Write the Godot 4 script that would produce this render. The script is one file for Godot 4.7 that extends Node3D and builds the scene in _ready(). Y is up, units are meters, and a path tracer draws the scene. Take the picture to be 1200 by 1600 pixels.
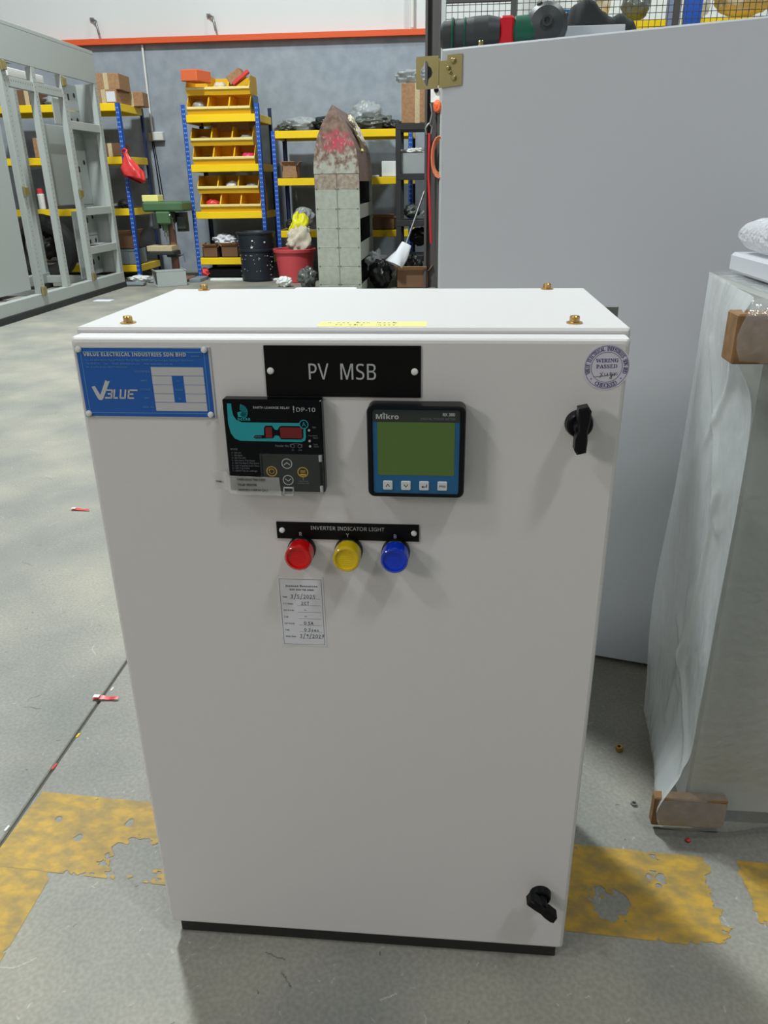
extends Node3D
# An electrical cabinet in a switchgear workshop. Metres, y up; the cabinet's door is the plane z = 0, the floor y = 0, the camera looks towards -z.

var M := {}
var used := {}
var rng := RandomNumberGenerator.new()
const I := Transform3D.IDENTITY

# ---------------------------------------------------------------- shapes
func S() -> SurfaceTool:
	var st := SurfaceTool.new()
	st.begin(Mesh.PRIMITIVE_TRIANGLES)
	return st

func tri(st: SurfaceTool, a: Vector3, b: Vector3, c: Vector3, out: Vector3) -> void:
	var g := (c - a).cross(b - a)
	if g.length_squared() < 1e-18:
		return
	g = g.normalized()
	if g.dot(out) < 0.0:
		var k := b
		b = c
		c = k
		g = -g
	for p: Vector3 in [a, b, c]:
		st.set_normal(g)
		st.add_vertex(p)

func quad(st: SurfaceTool, a: Vector3, b: Vector3, c: Vector3, d: Vector3, out: Vector3) -> void:
	tri(st, a, b, c, out)
	tri(st, a, c, d, out)

func stri(st: SurfaceTool, p: Array, n: Array) -> void:
	var g: Vector3 = (p[2] - p[0]).cross(p[1] - p[0])
	var order := [0, 1, 2] if g.dot(n[0] + n[1] + n[2]) >= 0.0 else [0, 2, 1]
	for i: int in order:
		st.set_normal(n[i])
		st.add_vertex(p[i])

func bx(st: SurfaceTool, c: Vector3, s: Vector3, b := 0.0, t := I) -> void:
	var h := s * 0.5
	b = minf(b, 0.45 * minf(s.x, minf(s.y, s.z)))
	var q := func(sx: float, sy: float, sz: float, ax: int) -> Vector3:
		var v := Vector3(sx * (h.x - (0.0 if ax == 0 else b)), sy * (h.y - (0.0 if ax == 1 else b)), sz * (h.z - (0.0 if ax == 2 else b)))
		return t * (c + v)
	for ax in 3:
		for s0: float in [-1.0, 1.0]:
			var n := Vector3.ZERO
			n[ax] = s0
			var pts := []
			for k: Array in [[-1.0, -1.0], [1.0, -1.0], [1.0, 1.0], [-1.0, 1.0]]:
				var w := Vector3.ZERO
				w[ax] = s0
				w[(ax + 1) % 3] = k[0]
				w[(ax + 2) % 3] = k[1]
				pts.append(q.call(w.x, w.y, w.z, ax))
			quad(st, pts[0], pts[1], pts[2], pts[3], t.basis * n)
	if b <= 0.0:
		return
	for ax in 3:
		var a1 := (ax + 1) % 3
		var a2 := (ax + 2) % 3
		for s1: float in [-1.0, 1.0]:
			for s2: float in [-1.0, 1.0]:
				var lo := Vector3.ZERO
				lo[ax] = -1.0
				lo[a1] = s1
				lo[a2] = s2
				var hi := lo
				hi[ax] = 1.0
				var n := Vector3.ZERO
				n[a1] = s1
				n[a2] = s2
				quad(st, q.call(lo.x, lo.y, lo.z, a1), q.call(hi.x, hi.y, hi.z, a1), q.call(hi.x, hi.y, hi.z, a2), q.call(lo.x, lo.y, lo.z, a2), t.basis * n)
	for sx: float in [-1.0, 1.0]:
		for sy: float in [-1.0, 1.0]:
			for sz: float in [-1.0, 1.0]:
				tri(st, q.call(sx, sy, sz, 0), q.call(sx, sy, sz, 1), q.call(sx, sy, sz, 2), t.basis * Vector3(sx, sy, sz))

# a box given by its two corners
func bb(st: SurfaceTool, lo: Vector3, hi: Vector3, b := 0.0, t := I) -> void:
	bx(st, (lo + hi) * 0.5, (hi - lo).abs(), b, t)

func lathe(st: SurfaceTool, prof: Array, seg := 24, t := I) -> void:
	for i in prof.size() - 1:
		var a: Vector2 = prof[i]
		var b: Vector2 = prof[i + 1]
		var d := b - a
		if d.length() < 1e-7:
			continue
		var nn := Vector2(d.y, -d.x).normalized()
		for k in seg:
			var p := []
			var n := []
			for e: Array in [[a, k], [b, k], [b, k + 1], [a, k + 1]]:
				var w: float = TAU * e[1] / seg
				p.append(t * Vector3(e[0].x * cos(w), e[0].y, e[0].x * sin(w)))
				n.append((t.basis * Vector3(nn.x * cos(w), nn.y, nn.x * sin(w))).normalized())
			if a.x > 1e-6:
				stri(st, [p[0], p[1], p[3]], [n[0], n[1], n[3]])
			if b.x > 1e-6:
				stri(st, [p[1], p[2], p[3]], [n[1], n[2], n[3]])

# a cylinder along z of t, from z0 to z1
func cylz(st: SurfaceTool, c: Vector3, r0: float, r1: float, len: float, seg := 24, bev := 0.0, t := I) -> void:
	var u := t * Transform3D(Basis(Vector3.RIGHT, PI / 2.0), c)
	lathe(st, [Vector2(0, 0), Vector2(r0, 0), Vector2(r1, len - bev), Vector2(r1 - bev, len), Vector2(0, len)], seg, u)

func cyl(st: SurfaceTool, a: Vector3, b: Vector3, r0: float, r1: float, seg := 16) -> void:
	var y := (b - a).normalized()
	var x := y.cross(Vector3(0.31, 0.17, 0.93)).normalized()
	var z := x.cross(y)
	lathe(st, [Vector2(0, 0), Vector2(r0, 0), Vector2(r1, (b - a).length()), Vector2(0, (b - a).length())], seg, Transform3D(Basis(x, y, z), a))

func tube(st: SurfaceTool, pts: Array, r: float, seg := 8) -> void:
	var side := Vector3(0.31, 0.93, 0.17)
	var rings := []
	for i in pts.size():
		var d: Vector3 = (pts[mini(i + 1, pts.size() - 1)] - pts[maxi(i - 1, 0)]).normalized()
		side = (side - d * side.dot(d)).normalized()
		var up := d.cross(side)
		var ring := []
		for k in seg:
			var w := TAU * k / seg
			ring.append(side * cos(w) + up * sin(w))
		rings.append(ring)
	for i in pts.size() - 1:
		for k in seg:
			var j := (k + 1) % seg
			var n := [rings[i][k], rings[i + 1][k], rings[i + 1][j], rings[i][j]]
			var p := [pts[i] + n[0] * r, pts[i + 1] + n[1] * r, pts[i + 1] + n[2] * r, pts[i] + n[3] * r]
			stri(st, [p[0], p[1], p[2]], [n[0], n[1], n[2]])
			stri(st, [p[0], p[2], p[3]], [n[0], n[2], n[3]])

# a polygon in x/y pulled from z0 to z1
func prism(st: SurfaceTool, poly: Array, z0: float, z1: float, t := I) -> void:
	var pv := PackedVector2Array(poly)
	var mid := Vector2.ZERO
	for p: Vector2 in poly:
		mid += p / poly.size()
	var idx := Geometry2D.triangulate_polygon(pv)
	for k in range(0, idx.size(), 3):
		for z: float in [z0, z1]:
			var out := t.basis * Vector3(0, 0, 1.0 if z == maxf(z0, z1) else -1.0)
			tri(st, t * Vector3(pv[idx[k]].x, pv[idx[k]].y, z), t * Vector3(pv[idx[k + 1]].x, pv[idx[k + 1]].y, z), t * Vector3(pv[idx[k + 2]].x, pv[idx[k + 2]].y, z), out)
	var turn := 0.0
	for i in pv.size():
		turn += pv[i].cross(pv[(i + 1) % pv.size()])
	for i in pv.size():
		var a := pv[i]
		var b := pv[(i + 1) % pv.size()]
		var n2 := Vector2(b.y - a.y, a.x - b.x) * signf(turn)
		quad(st, t * Vector3(a.x, a.y, z0), t * Vector3(b.x, b.y, z0), t * Vector3(b.x, b.y, z1), t * Vector3(a.x, a.y, z1), t.basis * Vector3(n2.x, n2.y, 0))

func rr(w: float, h: float, r: float, seg := 5) -> Array:
	var out := []
	for q in 4:
		var c := Vector2((w / 2 - r) * [1, -1, -1, 1][q], (h / 2 - r) * [1, 1, -1, -1][q])
		for k in seg + 1:
			var a := PI / 2 * (q + float(k) / seg)
			out.append(c + Vector2(cos(a), sin(a)) * r)
	return out

# a rounded plate with a bevelled front edge
func plate(st: SurfaceTool, w: float, h: float, r: float, z0: float, z1: float, b: float, t := I) -> void:
	var outer := rr(w, h, r)
	var inner := rr(w - 2 * b, h - 2 * b, maxf(r - b, 0.0002))
	prism(st, outer, z0, z1 - b, t)
	prism(st, inner, z1 - b, z1, t)
	loft(st, outer, z1 - b, inner, z1, t)

func loft(st: SurfaceTool, a: Array, za: float, b: Array, zb: float, t := I, out := 1.0) -> void:
	for i in a.size():
		var j := (i + 1) % a.size()
		var n := Vector3((a[i].x + a[j].x + b[i].x + b[j].x) * 0.25, (a[i].y + a[j].y + b[i].y + b[j].y) * 0.25, 0).normalized() * out + Vector3(0, 0, 0.2)
		quad(st, t * Vector3(a[i].x, a[i].y, za), t * Vector3(a[j].x, a[j].y, za), t * Vector3(b[j].x, b[j].y, zb), t * Vector3(b[i].x, b[i].y, zb), t.basis * n)

# a smooth sheet from f(u, v)
func sheet(st: SurfaceTool, nu: int, nv: int, f: Callable) -> void:
	var p := []
	for i in nu + 1:
		var row := []
		for j in nv + 1:
			row.append(f.call(float(i) / nu, float(j) / nv))
		p.append(row)
	var n := []
	for i in nu + 1:
		var row := []
		for j in nv + 1:
			var du: Vector3 = p[mini(i + 1, nu)][j] - p[maxi(i - 1, 0)][j]
			var dv: Vector3 = p[i][mini(j + 1, nv)] - p[i][maxi(j - 1, 0)]
			var g := du.cross(dv)
			row.append(g.normalized() if g.length() > 1e-12 else Vector3.UP)
		n.append(row)
	for i in nu:
		for j in nv:
			for e: Array in [[[i, j], [i + 1, j], [i + 1, j + 1]], [[i, j], [i + 1, j + 1], [i, j + 1]]]:
				stri(st, [p[e[0][0]][e[0][1]], p[e[1][0]][e[1][1]], p[e[2][0]][e[2][1]]], [n[e[0][0]][e[0][1]], n[e[1][0]][e[1][1]], n[e[2][0]][e[2][1]]])

# a crumpled, closed lump
func blob(st: SurfaceTool, c: Vector3, r: Vector3, amp: float, freq: float, sd: int, nu := 26, nv := 38) -> void:
	var ns := FastNoiseLite.new()
	ns.seed = sd
	ns.frequency = freq * 0.8
	ns.fractal_octaves = 4
	ns.fractal_gain = 0.45
	sheet(st, nu, nv, func(u: float, v: float) -> Vector3:
		var a := PI * u
		var b := TAU * v
		var d := Vector3(sin(a) * cos(b), cos(a), sin(a) * sin(b))
		return c + d * r * (1.0 + amp * ns.get_noise_3dv(d)))

# words: h is the height of a capital, at the middle (0), left (-1) or right (1) of the line
func words(st: SurfaceTool, s: String, h: float, at: Vector3, t := I, side := 0, font := "Droid Sans", sx := 1.0, deep := 0.0003, bold := false) -> void:
	var f := SystemFont.new()
	f.font_names = PackedStringArray([font])
	if bold:
		f.font_weight = 700
	var tm := TextMesh.new()
	tm.font = f
	tm.text = s
	tm.font_size = 64
	tm.curve_step = 4.0
	tm.pixel_size = 0.001
	tm.depth = 0.01
	var k := h / 0.046
	var box := tm.get_aabb()
	var dx: float = [-box.position.x, -box.get_center().x, -box.end.x][side + 1]
	var arr := tm.surface_get_arrays(0)
	var v: PackedVector3Array = arr[Mesh.ARRAY_VERTEX]
	var n: PackedVector3Array = arr[Mesh.ARRAY_NORMAL]
	var ix: PackedInt32Array = arr[Mesh.ARRAY_INDEX]
	for i in ix:
		st.set_normal((t.basis * n[i]).normalized())
		st.add_vertex(t * (at + Vector3((v[i].x + dx) * sx * k, v[i].y * k, (v[i].z / 0.01 + 0.5) * deep)))

# a pen line lying on x/y
func pen(st: SurfaceTool, pts: Array, w: float, z: float, t := I) -> void:
	for i in pts.size() - 1:
		var a: Vector2 = pts[i]
		var b: Vector2 = pts[i + 1]
		var d := (b - a).normalized()
		var n := Vector2(-d.y, d.x) * w * 0.5
		a -= d * w * 0.3
		b += d * w * 0.3
		quad(st, t * Vector3(a.x + n.x, a.y + n.y, z), t * Vector3(b.x + n.x, b.y + n.y, z), t * Vector3(b.x - n.x, b.y - n.y, z), t * Vector3(a.x - n.x, a.y - n.y, z), t.basis * Vector3(0, 0, 1))

# a line of handwriting: digits and letters drawn as strokes
func scrawl(st: SurfaceTool, s: String, h: float, at: Vector2, w: float, z: float, t := I) -> void:
	var glyph := {
		"0": [[.5, 1, .1, .7, .1, .3, .5, 0, .9, .3, .9, .7, .5, 1]], "1": [[.5, 1, .4, 0]], "2": [[.1, .8, .5, 1, .8, .75, .1, 0, .9, .05]], "3": [[.1, .95, .8, .9, .4, .55, .8, .3, .4, 0, .05, .1]],
		"5": [[.9, 1, .3, .95, .2, .55, .8, .45, .7, .05, .1, 0]], "7": [[.1, .95, .9, 1, .4, 0], [.25, .5, .8, .5]], "9": [[.8, .8, .4, 1, .2, .7, .6, .6, .85, .9, .6, 0]], "8": [[.5, .5, .2, .8, .5, 1, .8, .8, .2, .2, .5, 0, .8, .2, .5, .5]], "/": [[.9, 1.35, .1, -.4]],
		"C": [[.9, .85, .5, 1, .15, .5, .5, 0, .9, .15]], "T": [[.05, .95, .95, 1], [.55, 1, .4, 0]], "A": [[.05, 0, .5, 1, .9, 0], [.2, .4, .8, .45]], "s": [[.8, .55, .3, .5, .7, .2, .2, 0]], "e": [[.2, .3, .8, .4, .5, .6, .15, .3, .5, 0, .9, .15]],
		"c": [[.8, .5, .3, .5, .2, .1, .8, .05]], "-": [[.1, .45, .6, .55, 1, .45]], ".": [[.4, .0, .5, .1]], " ": [],
		"n": [[.1, 0, .2, .6, .5, .6, .7, 0, 1, .1]], "o": [[.5, .6, .2, .3, .5, 0, .8, .3, .5, .6]], "l": [[.3, 0, .5, 1.2, .7, 1, .3, .2, .9, .1]], "h": [[.2, 1, .1, 0, .4, .5, .7, .4, .7, 0]],
		"x": [[.1, .6, .9, -.1], [.8, .7, .1, -.3]], "g": [[.8, .5, .3, .6, .3, .2, .8, .3, .7, -.5, .2, -.4, 1.1, .3]], "u": [[.1, .5, .2, .05, .7, .1, .8, .5, .9, 0]], "r": [[.1, .5, .2, 0, .4, .5, .9, .5]], "y": [[.1, .6, .4, .1, .8, .6, .4, -.5, 1.3, .5]]}
	var x := at.x
	for ch in s:
		for line: Array in glyph.get(ch, glyph["n"]):
			var pts := []
			for i in range(0, line.size(), 2):
				pts.append(Vector2(x + line[i] * h * 0.7, at.y + line[i + 1] * h + rng.randf_range(-0.04, 0.04) * h))
			pen(st, pts, w, z, t)
		x += h * (0.4 if ch in ".l1" else 0.82)

# ---------------------------------------------------------------- objects
func numbered(called: String) -> String:
	used[called] = used.get(called, -1) + 1
	return called if used[called] == 0 else "%s_%03d" % [called, used[called]]

func tag(o: Node3D, label: String, category: String, group := "", kind := "") -> Node3D:
	o.set_meta("label", label)
	o.set_meta("category", category)
	if group:
		o.set_meta("group", group)
	if kind:
		o.set_meta("kind", kind)
	return o

func thing(called: String, label: String, category: String, at := Vector3.ZERO, group := "", turn := Basis.IDENTITY) -> Node3D:
	var o := Node3D.new()
	o.name = numbered(called)
	o.transform = Transform3D(turn, at)
	add_child(o)
	return tag(o, label, category, group)

func part(st: SurfaceTool, called: String, mat: Material, parent: Node3D, label := "") -> MeshInstance3D:
	var o := MeshInstance3D.new()
	o.name = called
	o.mesh = st.commit()
	o.material_override = mat
	parent.add_child(o, true)
	if label:
		o.set_meta("label", label)
	return o

func solo(st: SurfaceTool, called: String, mat: Material, label: String, category: String, group := "", at := Vector3.ZERO) -> MeshInstance3D:
	var o := part(st, numbered(called), mat, self)
	o.position = at
	tag(o, label, category, group)
	return o

func struct(st: SurfaceTool, called: String, mat: Material, label: String, category: String) -> MeshInstance3D:
	var o := part(st, called, mat, self)
	tag(o, label, category, "", "structure")
	return o

# ---------------------------------------------------------------- materials
func rgb(r: int, g: int, b: int) -> Color:
	return Color(r / 255.0, g / 255.0, b / 255.0)

func mat(called: String, c: Color, rough := 0.6, metal := 0.0) -> StandardMaterial3D:
	var m := StandardMaterial3D.new()
	m.resource_name = called
	m.albedo_color = c
	m.roughness = rough
	m.metallic = metal
	M[called] = m
	return m

func clear(called: String, c: Color, a: float, rough := 0.1) -> StandardMaterial3D:
	var m := mat(called, Color(c.r, c.g, c.b, a), rough)
	m.transparency = BaseMaterial3D.TRANSPARENCY_ALPHA
	return m

func bumps(freq: float, px: int, strength: float, oct := 2, sd := 1) -> NoiseTexture2D:
	var n := FastNoiseLite.new()
	n.seed = sd
	n.frequency = freq
	n.fractal_octaves = oct
	var t := NoiseTexture2D.new()
	t.width = px
	t.height = px
	t.seamless = true
	t.as_normal_map = true
	t.bump_strength = strength
	t.noise = n
	return t

func relief(m: StandardMaterial3D, tex: Texture2D, scale: float, strength := 1.0) -> void:
	m.normal_enabled = true
	m.normal_texture = tex
	m.normal_scale = strength
	m.uv1_triplanar = true
	m.uv1_world_triplanar = true
	m.uv1_scale = Vector3.ONE * scale

func grain(m: StandardMaterial3D, freq: float, lo: Color, hi: Color, scale: float, px := 256, oct := 3, sd := 3) -> void:
	var n := FastNoiseLite.new()
	n.seed = sd
	n.frequency = freq
	n.fractal_octaves = oct
	var g := Gradient.new()
	g.set_color(0, lo)
	g.set_color(1, hi)
	var t := NoiseTexture2D.new()
	t.width = px
	t.height = px
	t.seamless = true
	t.color_ramp = g
	t.noise = n
	m.albedo_color = Color.WHITE
	m.albedo_texture = t
	m.uv1_triplanar = true
	m.uv1_world_triplanar = true
	m.uv1_scale = Vector3.ONE * scale

func seamless(px: int, freq: float, oct: int, sd: int, kind := FastNoiseLite.TYPE_SIMPLEX_SMOOTH) -> PackedByteArray:
	var n := FastNoiseLite.new()
	n.noise_type = kind
	n.seed = sd
	n.frequency = freq
	n.fractal_octaves = oct
	return n.get_seamless_image(px, px).get_data()

func concrete() -> ImageTexture:
	var px := 1536
	var a := seamless(px, 0.0035, 5, 11)
	var c := seamless(px, 0.2, 2, 13)
	var d := PackedByteArray()
	d.resize(px * px * 3)
	for i in px * px:
		var v := 140.0 + (a[i] - 128) * 0.115 + (c[i] - 128) * 0.09
		var w := (a[i] - 128) * 0.03
		d[i * 3] = int(clampf(v + 2.5 + w, 0, 255))
		d[i * 3 + 1] = int(clampf(v + w * 0.3, 0, 255))
		d[i * 3 + 2] = int(clampf(v - 9.0 - w, 0, 255))
	for k in 2200:  # pale scratches and a few dark specks
		var x := rng.randf() * px
		var y := rng.randf() * px
		var ang := rng.randf() * TAU
		var len := rng.randi_range(2, 5) if rng.randf() < 0.86 else rng.randi_range(8, 30)
		var up := rng.randf_range(12, 40) if rng.randf() < 0.84 else -45.0
		for s in len:
			ang += rng.randf_range(-0.16, 0.16)
			x = fposmod(x + cos(ang), px)
			y = fposmod(y + sin(ang), px)
			var at := (int(y) * px + int(x)) * 3
			for ch in 3:
				d[at + ch] = int(clampf(d[at + ch] + up, 0, 255))
	return ImageTexture.create_from_image(Image.create_from_data(px, px, false, Image.FORMAT_RGB8, d))

# worn floor paint: colour with an alpha that is eaten away by noise; holes are [u, v, radius u, radius v, strength]
func floor_paint(w: int, h: int, sd: int, wear: float, holes: Array, leg: bool, lo: Vector2, hi: Vector2) -> ImageTexture:
	var gn := FastNoiseLite.new()
	gn.seed = 99
	gn.frequency = 20.0
	gn.fractal_octaves = 5
	gn.fractal_gain = 0.65
	var n := FastNoiseLite.new()
	n.seed = sd
	n.frequency = 0.02
	n.fractal_octaves = 4
	var f := FastNoiseLite.new()
	f.seed = sd + 1
	f.frequency = 0.12
	f.fractal_octaves = 2
	var im := Image.create_empty(w, h, false, Image.FORMAT_RGBA8)
	for y in h:
		for x in w:
			var k := n.get_noise_2d(x, y)
			var l := f.get_noise_2d(x, y)
			var edge := minf(x, w - 1 - x) if leg else minf(minf(x + 99, w - 1 - x), minf(y, h - 1 - y if lerpf(lo.x, hi.x, float(x) / w) > -0.487 else 99))
			var keep := 0.52 - wear + k * 0.55 + l * 0.22
			keep -= maxf(0.0, 1.0 - edge / 9.0) * 0.35
			for o: Array in holes:
				var q := Vector2((float(x) / w - o[0]) / o[2], (float(y) / h - o[1]) / o[3]).length()
				keep -= maxf(0.0, 1.0 - q) * o[4]
			var at := Vector2(lerpf(lo.x, hi.x, float(x) / w), lerpf(lo.y, hi.y, float(y) / h))
			var dirt := clampf(0.5 + gn.get_noise_2d(at.x, at.y * 1.7) * 1.2, 0, 1)
			var c := rgb(190, 150, 54).lerp(rgb(138, 118, 72), dirt * 0.85)
			c.a = 1.0 if keep > 0.0 else 0.0
			im.set_pixel(x, y, c)
	return ImageTexture.create_from_image(im)

# the tower's head plate: brown rust at the tip, a red and pink paint stain, bare zinc towards the bottom
func head_stain() -> ImageTexture:
	var n := FastNoiseLite.new()
	n.seed = 77
	n.frequency = 0.03
	n.fractal_octaves = 4
	var im := Image.create_empty(160, 216, false, Image.FORMAT_RGB8)
	for y in 216:
		for x in 160:
			var k := n.get_noise_2d(x, y)
			var c := rgb(104, 80, 68).lerp(rgb(138, 116, 106), clampf(0.5 + k * 1.1, 0, 1))
			c = c.lerp(rgb(160, 162, 150), smoothstep(0.62, 0.98, y / 216.0 + k * 0.35))
			c = c.lerp(rgb(196, 62, 82), 0.75 * smoothstep(1.0, 0.2, Vector2((x - 90) / 66.0, (y - 112) / 40.0).length() + n.get_noise_2d(x + 300, y) * 0.7))
			c = c.lerp(rgb(196, 178, 174), 0.45 * smoothstep(0.24, 0.34, n.get_noise_2d(x * 2.2 + 900, y * 1.2)) * smoothstep(0.3, 0.5, y / 216.0))
			im.set_pixel(x, y, c)
	return ImageTexture.create_from_image(im)

func make_materials() -> void:
	var peel := bumps(0.06, 256, 3.0, 2, 5)
	for e: Array in [["cabinet_paint", rgb(214, 211, 211), 0.42], ["enclosure_paint", rgb(199, 202, 208), 0.45], ["wrapped_paint", rgb(172, 175, 171), 0.4]]:
		relief(mat(e[0], e[1], e[2]), peel, 24.0, 0.16)
	mat("frame_paint", rgb(166, 171, 168), 0.5)
	mat("hole_grey", rgb(104, 110, 107), 0.8)
	mat("frame_dark", rgb(40, 42, 42), 0.7)
	mat("black_rubber", rgb(22, 22, 23), 0.8)
	mat("black_plastic", rgb(18, 19, 21), 0.32)
	mat("black_gloss", rgb(8, 9, 14), 0.16)
	mat("black_engraving", rgb(12, 12, 13), 0.4)
	for k: String in ["black_plastic", "black_gloss", "black_engraving", "black_rubber"]:
		M[k].metallic_specular = 0.28
	mat("white_print", rgb(226, 228, 230), 0.6)
	mat("grey_print", rgb(176, 178, 180), 0.6)
	mat("dim_print", rgb(106, 110, 116), 0.6)
	mat("pale_blue_print", rgb(96, 150, 210), 0.6)
	mat("white_plastic", rgb(226, 226, 222), 0.4)
	mat("blue_sign", rgb(20, 88, 170), 0.4)
	mat("silver_print", rgb(190, 190, 192), 0.45)
	mat("teal_print", rgb(22, 150, 160), 0.4)
	mat("red_window", rgb(112, 16, 20), 0.2)
	mat("gold_print", rgb(196, 158, 50), 0.5)
	mat("keypad", rgb(30, 34, 33), 0.3)
	mat("meter_blue", rgb(20, 92, 140), 0.3)
	mat("meter_band", rgb(44, 48, 46), 0.3)
	mat("lcd", rgb(84, 112, 50), 0.22)
	mat("key_white", rgb(204, 208, 210), 0.4)
	for e: Array in [["lamp_red", rgb(222, 18, 26)], ["lamp_yellow", rgb(226, 196, 22)], ["lamp_blue", rgb(14, 62, 206)]]:
		mat(e[0], e[1], 0.25)
		clear(e[0] + "_rim", e[1], 0.5, 0.08)
	mat("paper", rgb(214, 215, 220), 0.8)
	mat("yellow_paper", rgb(236, 228, 140), 0.8)
	mat("ink", rgb(40, 40, 48), 0.7)
	mat("stamp_ink", rgb(84, 78, 122), 0.7)
	mat("stamp_paper", rgb(206, 202, 214), 0.8)
	clear("clear_tape", Color(0.93, 0.93, 0.92), 0.32, 0.25)
	clear("clear_plastic", Color(0.6, 0.62, 0.62), 0.02, 0.04)
	M.clear_plastic.metallic_specular = 0.3
	mat("brass", rgb(196, 158, 96), 0.32, 0.9)
	mat("gold_zinc", rgb(182, 170, 118), 0.35, 0.85)
	mat("steel", rgb(150, 150, 148), 0.4, 0.8)
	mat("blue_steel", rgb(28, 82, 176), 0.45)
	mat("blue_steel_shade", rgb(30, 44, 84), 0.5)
	mat("yellow_steel", rgb(250, 208, 12), 0.45)
	mat("board", rgb(120, 112, 100), 0.8)
	mat("bin_yellow", rgb(238, 186, 26), 0.5)
	mat("bin_lip", rgb(240, 218, 140), 0.5)
	mat("slot_pale", rgb(150, 178, 220), 0.6)
	grain(mat("cardboard", Color.WHITE, 0.85), 0.05, rgb(150, 112, 80), rgb(178, 138, 102), 2.0)
	mat("cardboard_dark", rgb(112, 82, 58), 0.85)
	mat("orange_paper", rgb(226, 108, 62), 0.7)
	mat("red_plastic", rgb(218, 62, 62), 0.35)
	mat("pink_plastic", rgb(222, 60, 110), 0.4)
	mat("tub_red", rgb(204, 76, 82), 0.45)
	mat("drill_green", rgb(76, 108, 74), 0.45)
	mat("drill_dark", rgb(48, 54, 50), 0.5)
	mat("rust", rgb(126, 92, 76), 0.7)
	grain(mat("wood", Color.WHITE, 0.8), 0.06, rgb(116, 84, 52), rgb(146, 112, 74), 3.0)
	grain(mat("wood_pale", Color.WHITE, 0.8), 0.06, rgb(186, 166, 130), rgb(206, 188, 152), 3.0)
	grain(mat("drum_paint", Color.WHITE, 0.4), 0.09, rgb(18, 24, 32), rgb(44, 54, 64), 3.0)
	grain(mat("galvanised", Color.WHITE, 0.5, 0.25), 0.03, rgb(154, 158, 146), rgb(172, 176, 164), 2.0)
	grain(mat("rusty_zinc", Color.WHITE, 0.55, 0.2), 0.03, rgb(128, 106, 94), rgb(168, 164, 150), 2.2, 256, 4, 19)
	mat("weld", rgb(84, 82, 76), 0.6)
	grain(mat("rusty_sheet", Color.WHITE, 0.6, 0.15), 0.035, rgb(104, 78, 70), rgb(150, 130, 122), 2.6, 256, 4, 8)
	mat("head_stain", Color.WHITE, 0.6, 0.1).albedo_texture = head_stain()
	mat("clear_bag", Color(0.72, 0.74, 0.74, 0.55), 0.3).transparency = BaseMaterial3D.TRANSPARENCY_ALPHA
	mat("grey_bag", rgb(92, 96, 92), 0.25)
	mat("dark_bag", rgb(26, 28, 28), 0.35)
	mat("cream_cloth", rgb(206, 196, 176), 0.85)
	mat("yellow_bag", rgb(228, 220, 36), 0.4)
	mat("foam_white", rgb(232, 234, 232), 0.8)
	mat("dark_steel", rgb(44, 42, 44), 0.6)
	mat("column_paint", rgb(78, 74, 74), 0.7)
	mat("orange_beam", rgb(226, 88, 36), 0.6)
	mat("wall_white", rgb(219, 222, 222), 0.85)
	var wg := mat("wall_grey", Color.WHITE, 0.85)
	grain(wg, 0.02, rgb(142, 150, 160), rgb(164, 171, 180), 0.5, 512, 4, 9)
	mat("ceiling_paint", rgb(190, 192, 194), 0.9)
	mat("side_wall", rgb(132, 135, 135), 0.9)
	mat("tool_green", rgb(16, 92, 70), 0.45)
	mat("tool_grey", rgb(58, 62, 64), 0.5)
	mat("tool_red", rgb(214, 32, 46), 0.4)
	mat("dark_cloth", rgb(44, 48, 48), 0.9)
	mat("rack_grey", rgb(120, 132, 160), 0.5)
	mat("tyre", rgb(34, 34, 35), 0.7)
	mat("tub_grey", rgb(128, 138, 142), 0.5)
	mat("joint_filler", rgb(92, 90, 82), 0.95)
	mat("rope_red", rgb(176, 34, 40), 0.7)
	mat("cable_orange", rgb(214, 124, 84), 0.6)
	mat("orange_plastic", rgb(238, 104, 52), 0.5)
	mat("cage_steel", rgb(58, 56, 54), 0.6)
	mat("beige_cloth", rgb(186, 170, 146), 0.9)
	mat("lamp_housing", rgb(200, 200, 200), 0.5)
	clear("film", Color(0.95, 0.97, 0.98), 0.16, 0.12)
	relief(M.film, bumps(0.02, 512, 6.0, 4, 41), 4.0, 0.9)
	clear("film_folds", Color(0.95, 0.97, 0.98), 0.46, 0.12)
	relief(M.film_folds, M.film.normal_texture, 3.0, 0.25)
	M.film_folds.uv1_scale = Vector3(3.0, 0.8, 3.0)
	clear("bubble_film", Color(0.95, 0.96, 0.98), 0.6, 0.2)
	relief(M.bubble_film, bumps(0.05, 256, 8.0, 3, 42), 8.0, 1.0)
	M.bubble_film.roughness = 0.3
	var gl := mat("lamp_glow", Color.WHITE, 0.5)
	gl.emission_enabled = true
	gl.emission = Color(1, 1, 0.98)
	gl.emission_energy_multiplier = 3.0
	var wl := mat("window_glow", Color(0.9, 0.9, 0.9), 0.5)
	wl.emission_enabled = true
	wl.emission = Color(1.0, 0.98, 0.96)
	wl.emission_energy_multiplier = 1.0
	var fl := mat("concrete", Color.WHITE, 0.62)
	fl.albedo_texture = concrete()
	relief(fl, bumps(0.08, 512, 4.0, 3, 30), 0.40, 0.06)

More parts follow.
